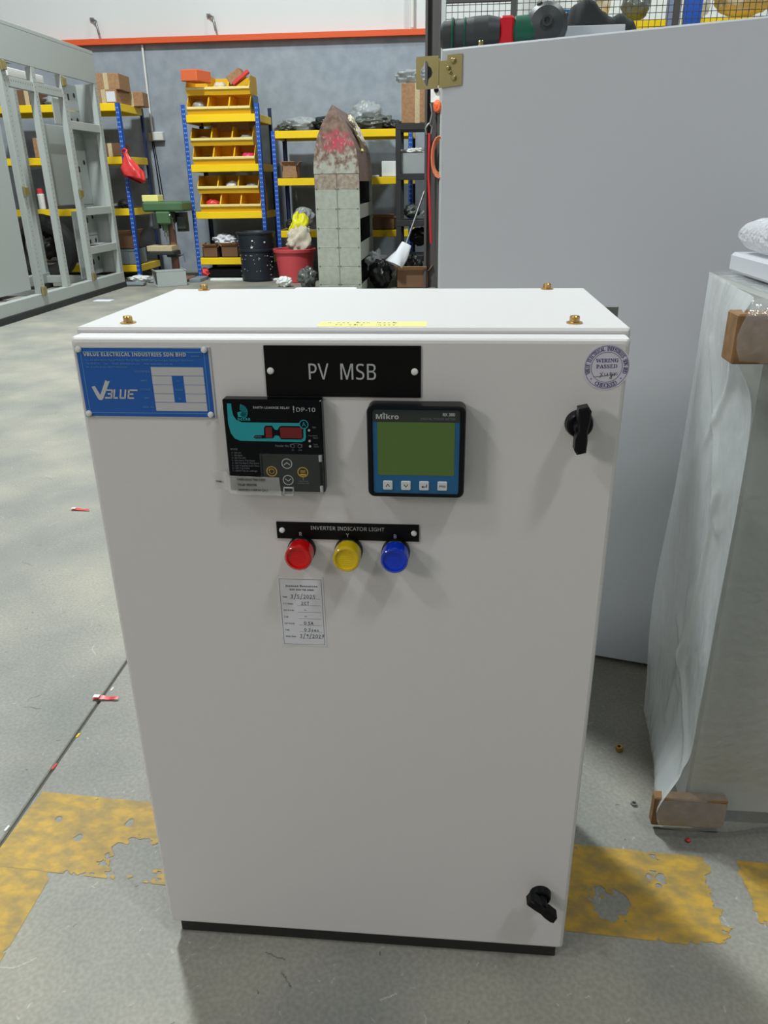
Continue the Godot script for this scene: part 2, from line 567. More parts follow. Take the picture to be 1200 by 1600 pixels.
# ---------------------------------------------------------------- the place
func ceiling_lamp(at: Vector3, energy: float, where: String) -> void:
	var t := thing("ceiling_lamp", "square high-bay lamp hung under the hall ceiling, " + where, "lamp", at, "hall ceiling lamps")
	var st := S()
	bb(st, Vector3(-0.32, 0.0, -0.32), Vector3(0.32, 0.14, 0.32), 0.03)
	for x: float in [-0.2, 0.2]:
		cyl(st, Vector3(x, 0.14, 0), Vector3(x, 7.0 - at.y, 0), 0.012, 0.012, 8)
	part(st, "housing", M.lamp_housing, t)
	st = S()
	bb(st, Vector3(-0.28, -0.02, -0.28), Vector3(0.28, 0.0, 0.28), 0.005)
	part(st, "diffuser", M.lamp_glow, t, "glowing white diffuser")
	var l := AreaLight3D.new()
	l.name = "glow"
	l.area_size = Vector2(0.56, 0.56)
	l.light_energy = energy
	l.light_color = Color(0.96, 1.0, 1.0)
	l.rotation.x = -PI / 2.0
	l.position.y = -0.03
	l.area_range = 40.0
	l.area_attenuation = 2.0
	l.shadow_enabled = true
	t.add_child(l, true)

# a high translucent daylight window in the left wall, nearer the viewer than the picture's edge
func daylight() -> void:
	var st := S()
	bb(st, Vector3(-8.0, 4.2, 4.8), Vector3(-7.94, 5.8, 7.6), 0.01)
	struct(st, "window_1", M.window_glow, "high translucent daylight window in the side wall", "window")
	var l := AreaLight3D.new()
	l.name = "daylight"
	l.area_size = Vector2(2.8, 1.6)
	l.light_energy = 14.0
	l.light_color = Color(1.0, 0.97, 0.95)
	l.transform = Transform3D(Basis(Vector3.UP, -PI / 2.0), Vector3(-7.9, 5.0, 6.2))
	l.area_range = 40.0
	l.area_attenuation = 2.0
	l.area_normalize_energy = true
	l.shadow_enabled = true
	add_child(l)

func slab_box(called: String, lo: Vector3, hi: Vector3, m: Material, label: String, cat: String) -> void:
	var st := S()
	bb(st, lo, hi)
	struct(st, called, m, label, cat)

func setting() -> void:
	var st := S()
	bb(st, Vector3(-8.2, -0.3, -9.2), Vector3(6.2, -0.004, 10.2))
	var floor_node := struct(st, "floor", M.joint_filler, "grey concrete workshop floor of large slabs with a dirty joint", "floor")
	var xs := [-8.2, -0.5955, 6.2]
	var zs := [-9.2, 3.6, 10.2]
	for i in 2:
		for j in 2:
			st = S()
			bb(st, Vector3(xs[i] + 0.003, -0.2, zs[j] + 0.003), Vector3(xs[i + 1] - 0.003, 0.0, zs[j + 1] - 0.003), 0.002)
			part(st, "slab", M.concrete, floor_node)
	slab_box("wall_back", Vector3(-8.2, 0.0, -9.0), Vector3(6.2, 2.41, -8.8), M.wall_grey, "blue-grey painted lower part of the back wall behind the racks", "wall")
	slab_box("wall_upper", Vector3(-8.2, 2.41, -9.1), Vector3(6.2, 7.2, -8.86), M.wall_white, "white upper part of the back wall above the orange ledge", "wall")
	slab_box("trim_1", Vector3(-8.0, 2.385, -8.86), Vector3(-0.17, 2.44, -8.72), M.orange_beam, "orange painted steel ledge running along the back wall", "trim")
	slab_box("wall_left", Vector3(-8.2, 0.0, -9.0), Vector3(-8.0, 7.2, 10.2), M.side_wall, "pale side wall of the hall beyond the open switchgear frame", "wall")
	slab_box("wall_right", Vector3(6.0, 0.0, -9.0), Vector3(6.2, 7.2, 10.2), M.side_wall, "pale side wall of the hall behind the film-wrapped cabinet", "wall")
	slab_box("wall_front", Vector3(-8.0, 0.0, 10.0), Vector3(6.0, 7.2, 10.2), M.side_wall, "pale end wall of the hall behind the viewer", "wall")
	slab_box("ceiling", Vector3(-8.2, 7.0, -9.2), Vector3(6.2, 7.2, 10.2), M.ceiling_paint, "light grey hall ceiling carrying the panel lamps", "ceiling")
	st = S()
	for x: float in [-0.197, -0.083]:
		bb(st, Vector3(x - 0.012, 0, -7.2), Vector3(x + 0.012, 7.0, -7.06), 0.003)
	bb(st, Vector3(-0.197, 0, -7.14), Vector3(-0.083, 7.0, -7.12))
	struct(st, "column", M.column_paint, "dark brown-grey steel column between the black shelf and the cage", "column")
	# floor paint: two worn bands that meet in a corner
	var turn := Basis(Vector3.UP, -0.0525)
	for e: Array in [["cross band running under the cabinet", -0.585, 1.45, -0.254, -0.098, 1024, 90, [[0.115, 0.72, 0.055, 0.4, 1.1], [0.545, 0.35, 0.02, 0.7, 1.3], [0.56, 0.9, 0.04, 0.35, 1.2], [0.46, 0.72, 0.03, 0.3, 1.0], [0.5, 0.3, 0.02, 0.3, 0.8], [0.6, 0.75, 0.02, 0.3, 1.0], [0.055, 0.55, 0.007, 0.09, 1.2], [0.088, 0.3, 0.006, 0.12, 1.2], [0.092, 0.62, 0.007, 0.07, 1.2], [0.03, 0.35, 0.006, 0.07, 1.2]], 3, turn], ["short leg along the floor joint", -0.583, -0.485, -0.13, 1.4, 64, 900, [], 7, Basis.IDENTITY]]:
		st = S()
		var o := Vector3(-0.59, 0, -0.2535)
		var pts := []
		for k: Array in [[0, 0], [1, 0], [1, 1], [0, 1]]:
			var p := Vector3(lerpf(e[1], e[2], k[0]), 0.0006, lerpf(e[3], e[4], k[1]))
			pts.append(o + e[9] * (p - o))
			pts[-1].y = 0.0006 if e[8] == 3 else 0.0004
		for k: int in [0, 1, 2, 0, 2, 3]:
			st.set_normal(Vector3.UP)
			st.set_uv(Vector2(float(k == 1 or k == 2), float(k >= 2)))
			st.add_vertex(pts[k])
		var m := mat("paint_" + str(e[8]), Color.WHITE, 0.6)
		m.albedo_texture = floor_paint(e[5], e[6], e[8], 0.02, e[7], e[8] == 7, Vector2(e[1], e[3]), Vector2(e[2], e[4]))
		m.transparency = BaseMaterial3D.TRANSPARENCY_ALPHA_SCISSOR
		m.alpha_scissor_threshold = 0.5
		var fm := struct(st, numbered("floor_marking"), m, "worn yellow floor marking, " + e[0], "floor marking")
		fm.name = "floor_marking" if e[8] == 3 else "floor_marking_001"

# ---------------------------------------------------------------- the control cabinet
func rivet(st: SurfaceTool, x: float, y: float, z: float, r: float) -> void:
	lathe(st, [Vector2(r, 0), Vector2(r * 0.95, 0.0012), Vector2(r * 0.7, 0.0022), Vector2(0, 0.0027)], 14, Transform3D(Basis(Vector3.RIGHT, PI / 2.0), Vector3(x, y, z)))

func sub(st: SurfaceTool, called: String, m: String, parent: Node3D, label := "") -> MeshInstance3D:
	return part(st, called, M[m], parent, label)

func cabinet() -> void:
	var c := thing("control_cabinet", "light grey steel control cabinet with meters, three indicator lamps and black nameplate", "cabinet")
	var st := S()
	bb(st, Vector3(-0.268, 0.031, -0.318), Vector3(0.268, 0.8285, -0.0255), 0.002)
	var body := sub(st, "body", "cabinet_paint", c)
	st = S()
	bb(st, Vector3(-0.2685, 0.8275, -0.3185), Vector3(0.2685, 0.8302, -0.0255), 0.001)
	sub(st, "top_panel", "cabinet_paint", c)
	st = S()
	bb(st, Vector3(-0.2685, 0.815, -0.030), Vector3(0.2685, 0.8300, -0.0240), 0.0022)
	sub(st, "rain_lip", "cabinet_paint", c)
	# door: a folded tray with soft edges
	st = S()
	prism(st, rr(0.530, 0.7945, 0.003), -0.0225, -0.006, Transform3D(Basis.IDENTITY, Vector3(0, 0.42775, 0)))
	var ts := [Vector2(0, -0.006), Vector2(0.0007, -0.0035), Vector2(0.0022, -0.0012), Vector2(0.0048, 0.0)]
	for k in 3:
		loft(st, rr(0.530 - ts[k].x * 2, 0.7945 - ts[k].x * 2, 0.003), ts[k].y, rr(0.530 - ts[k + 1].x * 2, 0.7945 - ts[k + 1].x * 2, 0.003), ts[k + 1].y, Transform3D(Basis.IDENTITY, Vector3(0, 0.42775, 0)))
	prism(st, rr(0.530 - 0.0096, 0.7945 - 0.0096, 0.003), -0.001, 0.0, Transform3D(Basis.IDENTITY, Vector3(0, 0.42775, 0)))
	sub(st, "door", "cabinet_paint", c)
	st = S()
	bb(st, Vector3(-0.256, 0.0, -0.31), Vector3(0.258, 0.029, -0.0125), 0.001)
	sub(st, "plinth", "frame_dark", c, "dark recessed plinth")
	# brass screws on the top
	for p: Vector2 in [Vector2(-0.225, -0.050), Vector2(0.2205, -0.053), Vector2(-0.226, -0.308), Vector2(0.221, -0.309)]:
		st = S()
		lathe(st, [Vector2(0.0062, 0), Vector2(0.0062, 0.001), Vector2(0.0048, 0.0016), Vector2(0.0048, 0.006), Vector2(0.004, 0.0072), Vector2(0, 0.0072)], 6, Transform3D(Basis(Vector3.UP, p.x * 9.0), Vector3(p.x, 0.8302, p.y)))
		lathe(st, [Vector2(0.0078, 0), Vector2(0.0078, 0.0012), Vector2(0.004, 0.0014)], 20, Transform3D(Basis.IDENTITY, Vector3(p.x, 0.8302, p.y)))
		sub(st, "cover_screw", "brass", c, "brass hexagon screw")
	st = S()
	bb(st, Vector3(0.262, 0.765, -0.322), Vector3(0.315, 0.8075, -0.3185), 0.001)
	sub(st, "mounting_lug", "steel", c, "small zinc mounting lug at the back")
	# note on the top edge
	st = S()
	bb(st, Vector3(-0.028, 0.8302, -0.058), Vector3(0.078, 0.8305, -0.031))
	var note := sub(st, "paper_note", "yellow_paper", c, "pale yellow handwritten note")
	st = S()
	var flat := Transform3D(Basis(Vector3.RIGHT, -PI / 2.0), Vector3(0, 0.8307, -0.0175))
	scrawl(st, "b noo lson 1ooole", 0.0055, Vector2(-0.02, 0.0315), 0.0006, 0, flat)
	scrawl(st, "To olbo   Yooe", 0.0055, Vector2(-0.012, 0.019), 0.0006, 0, flat)
	sub(st, "handwriting", "ink", note)
	blue_plate(c)
	black_plates(c)
	relay(c)
	power_meter(c)
	for e: Array in [[-0.0493, "lamp_red", "red indicator lamp"], [0.0003, "lamp_yellow", "yellow indicator lamp"], [0.0495, "lamp_blue", "blue indicator lamp"]]:
		var at := Vector3(e[0], 0.6055, 0)
		st = S()
		cylz(st, at, 0.0148, 0.0148, 0.007, 28, 0.001)
		var lamp := sub(st, "indicator_lamp", "black_plastic", c, e[2])
		st = S()
		lathe(st, [Vector2(0.0134, 0.007), Vector2(0.0134, 0.0205), Vector2(0.0128, 0.0223), Vector2(0.0112, 0.0227), Vector2(0.0112, 0.0213), Vector2(0, 0.0213)], 32, Transform3D(Basis(Vector3.RIGHT, PI / 2.0), at))
		sub(st, "lens_body", e[1], lamp)
		st = S()
		lathe(st, [Vector2(0.0142, 0.007), Vector2(0.0142, 0.0200), Vector2(0.0138, 0.0233), Vector2(0.0128, 0.0240), Vector2(0.0116, 0.0240), Vector2(0.0114, 0.0223)], 32, Transform3D(Basis(Vector3.RIGHT, PI / 2.0), at))
		sub(st, "lens_rim", str(e[1]) + "_rim", lamp)
		st = S()
		for k in 7:
			var y := -0.0066 + k * 0.0022
			var w := sqrt(0.0098 ** 2 - y * y) * 0.72
			bb(st, at + Vector3(-w, y - 0.0003, 0.0213), at + Vector3(w, y + 0.0003, 0.0218))
		sub(st, "lens_ridges", e[1], lamp)
	turn_knob(c, Vector3(0.2245, 0.7455, 0), 0.0, "black quarter-turn lock, wing upright")
	turn_knob(c, Vector3(0.229, 0.129, 0), 0.85, "black quarter-turn lock, wing slanted")
	test_sticker(c)
	round_sticker(c)

func turn_knob(c: Node3D, at: Vector3, ang: float, label: String) -> void:
	var st := S()
	cylz(st, at, 0.0135, 0.0122, 0.009, 30, 0.0015)
	cylz(st, at + Vector3(0, 0, 0.009), 0.0075, 0.0065, 0.013, 24, 0.001)
	var k := sub(st, "turn_lock", "black_plastic", c, label)
	st = S()
	var t := Transform3D(Basis(Vector3.BACK, ang), at + Vector3(0, 0, 0.014))
	var half := [Vector2(-0.0055, 0.021), Vector2(0.0035, 0.023), Vector2(0.0062, 0.019), Vector2(0.0062, 0.0085), Vector2(0.0042, 0.0), Vector2(0.0052, -0.009), Vector2(0.0048, -0.021), Vector2(-0.0035, -0.023), Vector2(-0.0062, -0.019), Vector2(-0.0062, -0.0085), Vector2(-0.0042, 0.0), Vector2(-0.0052, 0.009)]
	var small := []
	for p: Vector2 in half:
		small.append(p * Vector2(0.72, 0.94))
	prism(st, half, 0.0, 0.012, t)
	loft(st, half, 0.012, small, 0.0145, t)
	prism(st, small, 0.0135, 0.0145, t)
	sub(st, "wing", "black_plastic", k)

func blue_plate(c: Node3D) -> void:
	var o := Vector3(-0.1938, 0.7812, 0)
	var t := Transform3D(Basis.IDENTITY, o)
	var st := S()
	plate(st, 0.1345, 0.0708, 0.001, 0.0, 0.0010, 0.0003, t)
	var p := sub(st, "rating_plate", "silver_print", c, "blue engraved rating plate")
	st = S()
	bb(st, o + Vector3(-0.0652, -0.0338, 0.001), o + Vector3(0.0652, 0.0338, 0.0013))
	sub(st, "blue_field", "blue_sign", p)
	st = S()
	for e: Array in [[-0.0615, -0.0305, 0.0615, -0.03], [-0.0615, 0.03, 0.0615, 0.0305], [-0.0615, -0.0305, -0.061, 0.0305], [0.061, -0.0305, 0.0615, 0.0305]]:
		bb(st, o + Vector3(e[0], e[1], 0.0013), o + Vector3(e[2], e[3], 0.0015))
	words(st, "(0000000-X)", 0.0015, Vector3(0.0483, 0.0262, 0.0013), t, -1)
	words(st, "No. 26, Jalan Utara, Taman Industri Bunga Raya, 43300 Seri Kembangan, Selangor Darul Ehsan", 0.00165, Vector3(-0.0572, 0.0223, 0.0013), t, -1, "Droid Sans", 1.12)
	words(st, "Tel: 03-8733      Fax:      Email: vblue@gmail.com      Web: www.vblue.com.my", 0.00165, Vector3(-0.0572, 0.0188, 0.0013), t, -1, "Droid Sans", 1.1)
	words(st, "No. of LOTS: ST (NL) 000/FPT/00/0/00/00", 0.00165, Vector3(-0.0572, 0.0154, 0.0013), t, -1)
	var rows := ["DESCRIPTION", "AMPS", "VOLTAGE", "TYPE", "SERIAL NO."]
	for k in 5:
		words(st, rows[k], 0.00185, Vector3(-0.002 + k * 0.0003, 0.0110 - k * 0.0088, 0.0013), t, 0)
	for k in 3:
		words(st, ["HZ", "PHASE", "IEC"][k], 0.00185, Vector3(0.0326, 0.0022 - k * 0.0088, 0.0013), t, 0)
	sub(st, "fine_print", "pale_blue_print", p)
	st = S()
	words(st, "VBLUE ELECTRICAL INDUSTRIES SDN BHD", 0.0036, Vector3(-0.0585, 0.0278, 0.0013), t, -1, "Droid Sans", 1.04, 0.0003, true)
	# the form's blank boxes
	for k in 5:
		var y := 0.0157 - k * 0.0088
		for e: Array in ([[0.007, 0.0588]] if k in [0, 4] else [[0.007, 0.0268], [0.0384, 0.0588]]):
			bb(st, o + Vector3(e[0], y - 0.0083, 0.0013), o + Vector3(e[1], y, 0.0015))
	sub(st, "title_and_boxes", "silver_print", p)
	st = S()
	var z := 0.0013
	prism(st, mm([-55.6, -4.2, -52.2, -3.4, -48.0, -12.4, -41.2, 1.0, -40.6, 2.6, -38.4, 1.2, -36.0, 1.8, -44.8, -14.6, -46.4, -17.0, -48.4, -17.6, -50.2, -17.0, -51.4, -15.0]), z, z + 0.0003, t)
	for s: Array in [[-40.4, -7.4, -34.8, -7.4, -36.2, -11.2, -39.6, -11.2], [-36.2, -11.2, -37.2, -15.2, -43.2, -15.2], [-32.6, -7.0, -34.6, -15.2, -31.0, -15.2], [-26.2, -7.0, -28.0, -15.2, -23.2, -15.2, -21.4, -7.0], [-9.8, -7.3, -18.0, -7.3, -19.8, -15.2, -14.4, -15.2], [-18.9, -11.2, -14.6, -11.2]]:
		var pts := []
		for i in range(0, s.size(), 2):
			pts.append(Vector2(s[i], s[i + 1]) * 0.001)
		pen(st, pts, 0.0016, z + 0.0003, t)
	sub(st, "logo", "silver_print", p)
	for e: Array in [[-0.0628, 0.0325], [0.0618, 0.0325], [-0.0628, -0.0312], [0.0618, -0.0312]]:
		st = S()
		rivet(st, o.x + e[0], o.y + e[1], 0.0012, 0.0031)
		sub(st, "rivet", "white_plastic", p)

func black_plates(c: Node3D) -> void:
	var o := Vector3(0, 0.7936, 0)
	var st := S()
	plate(st, 0.1490, 0.0490, 0.0004, 0.0, 0.0015, 0.0003, Transform3D(Basis.IDENTITY, o))
	var p := sub(st, "name_plate", "black_engraving", c, "large black nameplate with white lettering")
	st = S()
	words(st, "PV  MSB", 0.0152, Vector3(0.0, -0.0002, 0.0015), Transform3D(Basis.IDENTITY, o), 0, "Droid Sans", 0.86)
	sub(st, "lettering", "grey_print", p)
	for x: float in [-0.069, 0.0686]:
		st = S()
		rivet(st, x, o.y + 0.0004, 0.0014, 0.0034)
		sub(st, "rivet", "white_plastic", p)
	o = Vector3(-0.0007, 0.6266, 0)
	var t := Transform3D(Basis.IDENTITY, o)
	st = S()
	plate(st, 0.1482, 0.0188, 0.0004, 0.0, 0.0015, 0.0003, t)
	p = sub(st, "name_plate", "black_engraving", c, "narrow black plate above the indicator lamps")
	st = S()
	words(st, "INVERTER INDICATOR LIGHT", 0.0040, Vector3(0.0003, 0.0036, 0.0015), t, 0, "Droid Sans", 1.08)
	for k in 3:
		words(st, ["R", "Y", "B"][k], 0.0042, Vector3(-0.0490 + k * 0.0493, -0.0038, 0.0015), t)
	sub(st, "lettering", "grey_print", p)
	for x: float in [-0.069, 0.0684]:
		st = S()
		rivet(st, x, o.y + 0.0003, 0.0014, 0.0031)
		sub(st, "rivet", "white_plastic", p)

func ring_outline(a: Array, b: Array, st: SurfaceTool, z: float, t: Transform3D) -> void:
	for i in a.size():
		var j := (i + 1) % a.size()
		quad(st, t * Vector3(a[i].x, a[i].y, z), t * Vector3(a[j].x, a[j].y, z), t * Vector3(b[j].x, b[j].y, z), t * Vector3(b[i].x, b[i].y, z), t.basis * Vector3(0, 0, 1))

func circle(st: SurfaceTool, c: Vector2, r: float, w: float, z: float, t: Transform3D) -> void:
	var a := []
	var b := []
	for k in 28:
		var d := Vector2(cos(TAU * k / 28), sin(TAU * k / 28))
		a.append(c + d * r)
		b.append(c + d * (r - w))
	ring_outline(a, b, st, z, t)

func mm(list: Array) -> Array:
	var out := []
	for i in range(0, list.size(), 2):
		out.append(Vector2(list[i], list[i + 1]) * 0.001)
	return out

func relay(c: Node3D) -> void:
	var o := Vector3(-0.0680, 0.7213, 0)
	var t := Transform3D(Basis.IDENTITY, o)
	var st := S()
	plate(st, 0.0965, 0.0945, 0.0015, 0.0, 0.0120, 0.0012, t)
	var p := sub(st, "earth_leakage_relay", "black_gloss", c, "square black earth leakage relay with teal stripe")
	var z := 0.0121
	st = S()
	prism(st, mm([-43.5, 43.2, -44.2, 23.5, -42.4, 13.6, -39.0, 8.1, -33.5, 5.9, 27.1, 5.3, 30.8, 7.0, 31.8, 10.3, 32.0, 20.7, 29.0, 24.4, -30.5, 24.6, -35.5, 26.7, -38.3, 31.1, -39.3, 37.7, -39.4, 43.2]), z, z + 0.0002, t)
	sub(st, "teal_stripe", "teal_print", p)
	st = S()
	prism(st, mm([-20.1, 9.7, -18.4, 11.6, -9.4, 11.9, -8.9, 19.6, -7.2, 21.5, -0.9, 21.5, 0.5, 19.1, 2.0, 17.4, 4.6, 17.4, 6.3, 20.7, 8.5, 21.5, 27.8, 21.5, 29.6, 19.6, 29.2, 9.7, 27.2, 8.1, 7.2, 8.1, 4.8, 11.9, 1.1, 11.9, -0.7, 9.0, -18.1, 8.4]), z + 0.0002, z + 0.0004, t)
	cylz(st, o + Vector3(0.0305, 0.0235, z + 0.0002), 0.0042, 0.0042, 0.0004, 20)
	sub(st, "window_surround", "black_gloss", p)
	for e: Array in [[-7.6, 20.2, -1.3, 20.2, -1.3, 9.4, -7.9, 9.4], [6.7, 20.2, 28.4, 20.2, 28.1, 9.2, 6.8, 9.2]]:
		st = S()
		prism(st, mm(e), z + 0.0004, z + 0.0006, t)
		sub(st, "digit_window", "red_window", p, "dark red digit window")
	st = S()
	circle(st, Vector2(0.0305, 0.0235), 0.0046, 0.0009, z + 0.0008, t)
	words(st, "A", 0.0044, Vector3(0.0305, 0.0235, z + 0.0006), t)
	# the emblem: a swept teal ball with dark bands
	for k in 5:
		var pts := []
		for q in 9:
			var a := -0.9 + 2.3 * q / 8.0
			pts.append(Vector2(-0.0318 + cos(a) * (0.0085 - k * 0.0013) + (1.4 - a) * -0.0006, 0.0345 + sin(a) * (0.0078 - k * 0.0012)))
		pen(st, pts, 0.00085, z + 0.0003, t)
	prism(st, mm([-34.0, 34.5, -30.0, 35.5, -25.0, 33.5, -24.0, 35.5, -25.5, 31.2, -29.0, 29.6, -33.6, 29.8]), z, z + 0.0003, t)
	words(st, "DELAB", 0.0026, Vector3(-0.0280, 0.0276, z), t, 0, "Droid Sans", 1.15, 0.0003, true)
	sub(st, "emblem", "teal_print", p)
	st = S()
	words(st, "EARTH LEAKAGE RELAY", 0.0021, Vector3(-0.0180, 0.0395, z), t, -1, "Droid Sans", 1.2)
	bb(st, o + Vector3(0.0208, 0.0370, z), o + Vector3(0.0218, 0.0412, z + 0.0002))
	bb(st, o + Vector3(0.0210, 0.0350, z), o + Vector3(0.0216, 0.0362, z + 0.0002))
	words(st, "DP-10", 0.0040, Vector3(0.0239, 0.0378, z), t, -1, "Droid Sans", 1.3)
	sub(st, "lettering", "grey_print", p)
	st = S()
	words(st, "MODE", 0.0017, Vector3(-0.0185, 0.0101, z + 0.0004), t, -1)
	words(st, "I\u0394n", 0.0018, Vector3(0.0385, 0.0205, z), t, -1)
	words(st, "Pre-Alarm", 0.0014, Vector3(0.0345, 0.0120, z), t, -1)
	words(st, "Alarm", 0.0014, Vector3(0.0385, 0.0098, z), t, -1)
	words(st, "Fault", 0.0014, Vector3(0.0388, 0.0030, z), t, -1)
	words(st, "Alarm", 0.0014, Vector3(0.0388, 0.0008, z), t, -1)
	words(st, "Feeder No.", 0.0021, Vector3(0.0010, 0.0012, z), t, -1)
	circle(st, Vector2(0.0182, 0.0012), 0.0020, 0.0004, z + 0.0002, t)
	circle(st, Vector2(0.0252, 0.0012), 0.0020, 0.0004, z + 0.0002, t)
	pen(st, mm([16.2, 0.0, 15.6, 2.6, 19.0, 3.6, 24.4, 3.6, 27.6, 2.6, 27.2, 0.0]), 0.0004, z + 0.0002, t)
	words(st, "NO", 0.0012, Vector3(0.0182, -0.0030, z), t)
	words(st, "COM", 0.0012, Vector3(0.0252, -0.0030, z), t)
	words(st, "MODE", 0.0019, Vector3(-0.0443, -0.0030, z), t, -1)
	var lines := ["0 : I\u0394n (A)", "1 : I\u0394t (sec)", "2 : I\u0394n Pre (%)", "3 : Set Alarm Trip Event", "4 : Set Pre-Alarm Trip Event", "5 : Last Tripping Event Time", "6 : CBC Trip Event", "7 : Alarm Trip on Leakage"]
	for k in lines.size():
		words(st, lines[k], 0.0016, Vector3(-0.0436 - k * 0.0001, -0.0066 - k * 0.0027, z), t, -1)
	sub(st, "small_print", "dim_print", p)
	st = S()
	for e: Array in [[0.0352, 0.0174], [0.0352, 0.0066], [0.0354, 0.0012]]:
		cylz(st, o + Vector3(e[0], e[1], 0.0118), 0.0012, 0.0011, 0.0010, 12)
	sub(st, "signal_diode", "grey_print", p)
	# keypad under a clear flap
	st = S()
	bb(st, o + Vector3(-0.0130, -0.0455, z), o + Vector3(0.0432, -0.0078, z + 0.0004), 0.0001)
	var keys := sub(st, "keypad", "keypad", p)
	for e: Array in [[-0.0044, -0.0254, 1], [0.0113, -0.0170, 0], [0.0115, -0.0343, 0], [0.0268, -0.0257, 1]]:
		st = S()
		var q := Vector2(e[0], e[1])
		circle(st, q, 0.0054, 0.0009, z + 0.0006, t)
		if e[2] == 0:
			var up := 1.0 if e[1] > -0.02 else -1.0
			pen(st, [q + Vector2(-0.0028, -0.0013 * up), q + Vector2(0, 0.0012 * up), q + Vector2(0.0028, -0.0013 * up)], 0.0009, z + 0.0006, t)
		elif e[0] < 0:
			circle(st, q, 0.0026, 0.0005, z + 0.0006, t)
			pen(st, [q + Vector2(-0.003, 0.001), q + Vector2(-0.0018, 0.0026), q + Vector2(0.0018, 0.0024)], 0.0006, z + 0.0006, t)
		else:
			bb(st, o + Vector3(q.x - 0.0024, q.y - 0.0004, z + 0.0003), o + Vector3(q.x + 0.0024, q.y + 0.0002, z + 0.0006))
			bb(st, o + Vector3(q.x - 0.0024, q.y + 0.0010, z + 0.0003), o + Vector3(q.x + 0.0024, q.y + 0.0016, z + 0.0006))
			bb(st, o + Vector3(q.x - 0.0028, q.y - 0.0036, z + 0.0003), o + Vector3(q.x + 0.0028, q.y - 0.0019, z + 0.0006))
			bb(st, o + Vector3(q.x - 0.0002, q.y - 0.0084, z + 0.0003), o + Vector3(q.x + 0.0002, q.y - 0.0058, z + 0.0006))
		sub(st, "push_key", "gold_print" if e[2] == 1 else "grey_print", keys)
	st = S()
	words(st, "MODE", 0.0016, Vector3(-0.0044, -0.0338, z + 0.0004), t)
	words(st, "Press to test", 0.0013, Vector3(0.0268, -0.0352, z + 0.0004), t)
	words(st, "& Reset >2 sec", 0.0013, Vector3(0.0268, -0.0373, z + 0.0004), t)
	sub(st, "key_print", "dim_print", keys)
	st = S()
	quad(st, o + Vector3(-0.0150, -0.0473, 0.0150), o + Vector3(0.0478, -0.0473, 0.0150), o + Vector3(0.0478, -0.0067, 0.0150), o + Vector3(-0.0150, -0.0067, 0.0150), Vector3(0, 0, 1))
	for e: Array in [[-0.015, -0.0473, -0.0142, -0.0067], [-0.015, -0.0075, 0.0478, -0.0067], [-0.015, -0.0473, 0.0478, -0.0465], [0.0434, -0.0473, 0.0442, -0.0067], [0.0470, -0.0473, 0.0478, -0.0067]]:
		bb(st, o + Vector3(e[0], e[1], 0.0122), o + Vector3(e[2], e[3], 0.0158), 0.0002)
	sub(st, "clear_flap", "clear_plastic", p, "clear hinged plastic flap")
	st = S()
	for y: float in [-0.0105, -0.0425]:
		cyl(st, o + Vector3(0.0452, y - 0.003, 0.0142), o + Vector3(0.0452, y + 0.003, 0.0142), 0.0016, 0.0016, 10)
	bb(st, o + Vector3(0.0064, -0.0505, 0.0122), o + Vector3(0.0170, -0.0490, 0.0150), 0.0002)
	for x: float in [0.0064, 0.0158]:
		bb(st, o + Vector3(x, -0.0505, 0.0122), o + Vector3(x + 0.0012, -0.0415, 0.0150), 0.0002)
	bb(st, o + Vector3(0.0064, -0.0425, 0.0130), o + Vector3(0.0170, -0.0415, 0.0150), 0.0002)
	sub(st, "flap_hinge", "grey_print", p)
	# torn see-through label
	st = S()
	sheet(st, 14, 6, func(u: float, v: float) -> Vector3:
		var x := lerpf(-0.0690, 0.0026 + 0.0012 * v, u)
		var y := lerpf(-0.0302, -0.0500, v) - u * 0.0012 + 0.0005 * sin(u * 23.0) * v
		return o + Vector3(x, y, (0.0135 if x > -0.047 else 0.0006 + 0.0129 * smoothstep(-0.056, -0.047, x)) + 0.0003 * sin(u * 31.0 + v * 9.0)))
	var lab := sub(st, "clear_label", "clear_tape", p, "see-through sticky label over the corner")
	st = S()
	words(st, "Date :", 0.0021, Vector3(-0.0660, -0.0415, 0.0010), t, -1)
	for k in 3:
		words(st, ["Calibration Test Date", "VALID BEFORE", "2020/SEC1/MPAV-2A-2"][k], 0.0022, Vector3(-0.0400, -0.0338 - k * 0.0058, 0.0140), t, -1)
	sub(st, "label_print", "ink", lab)

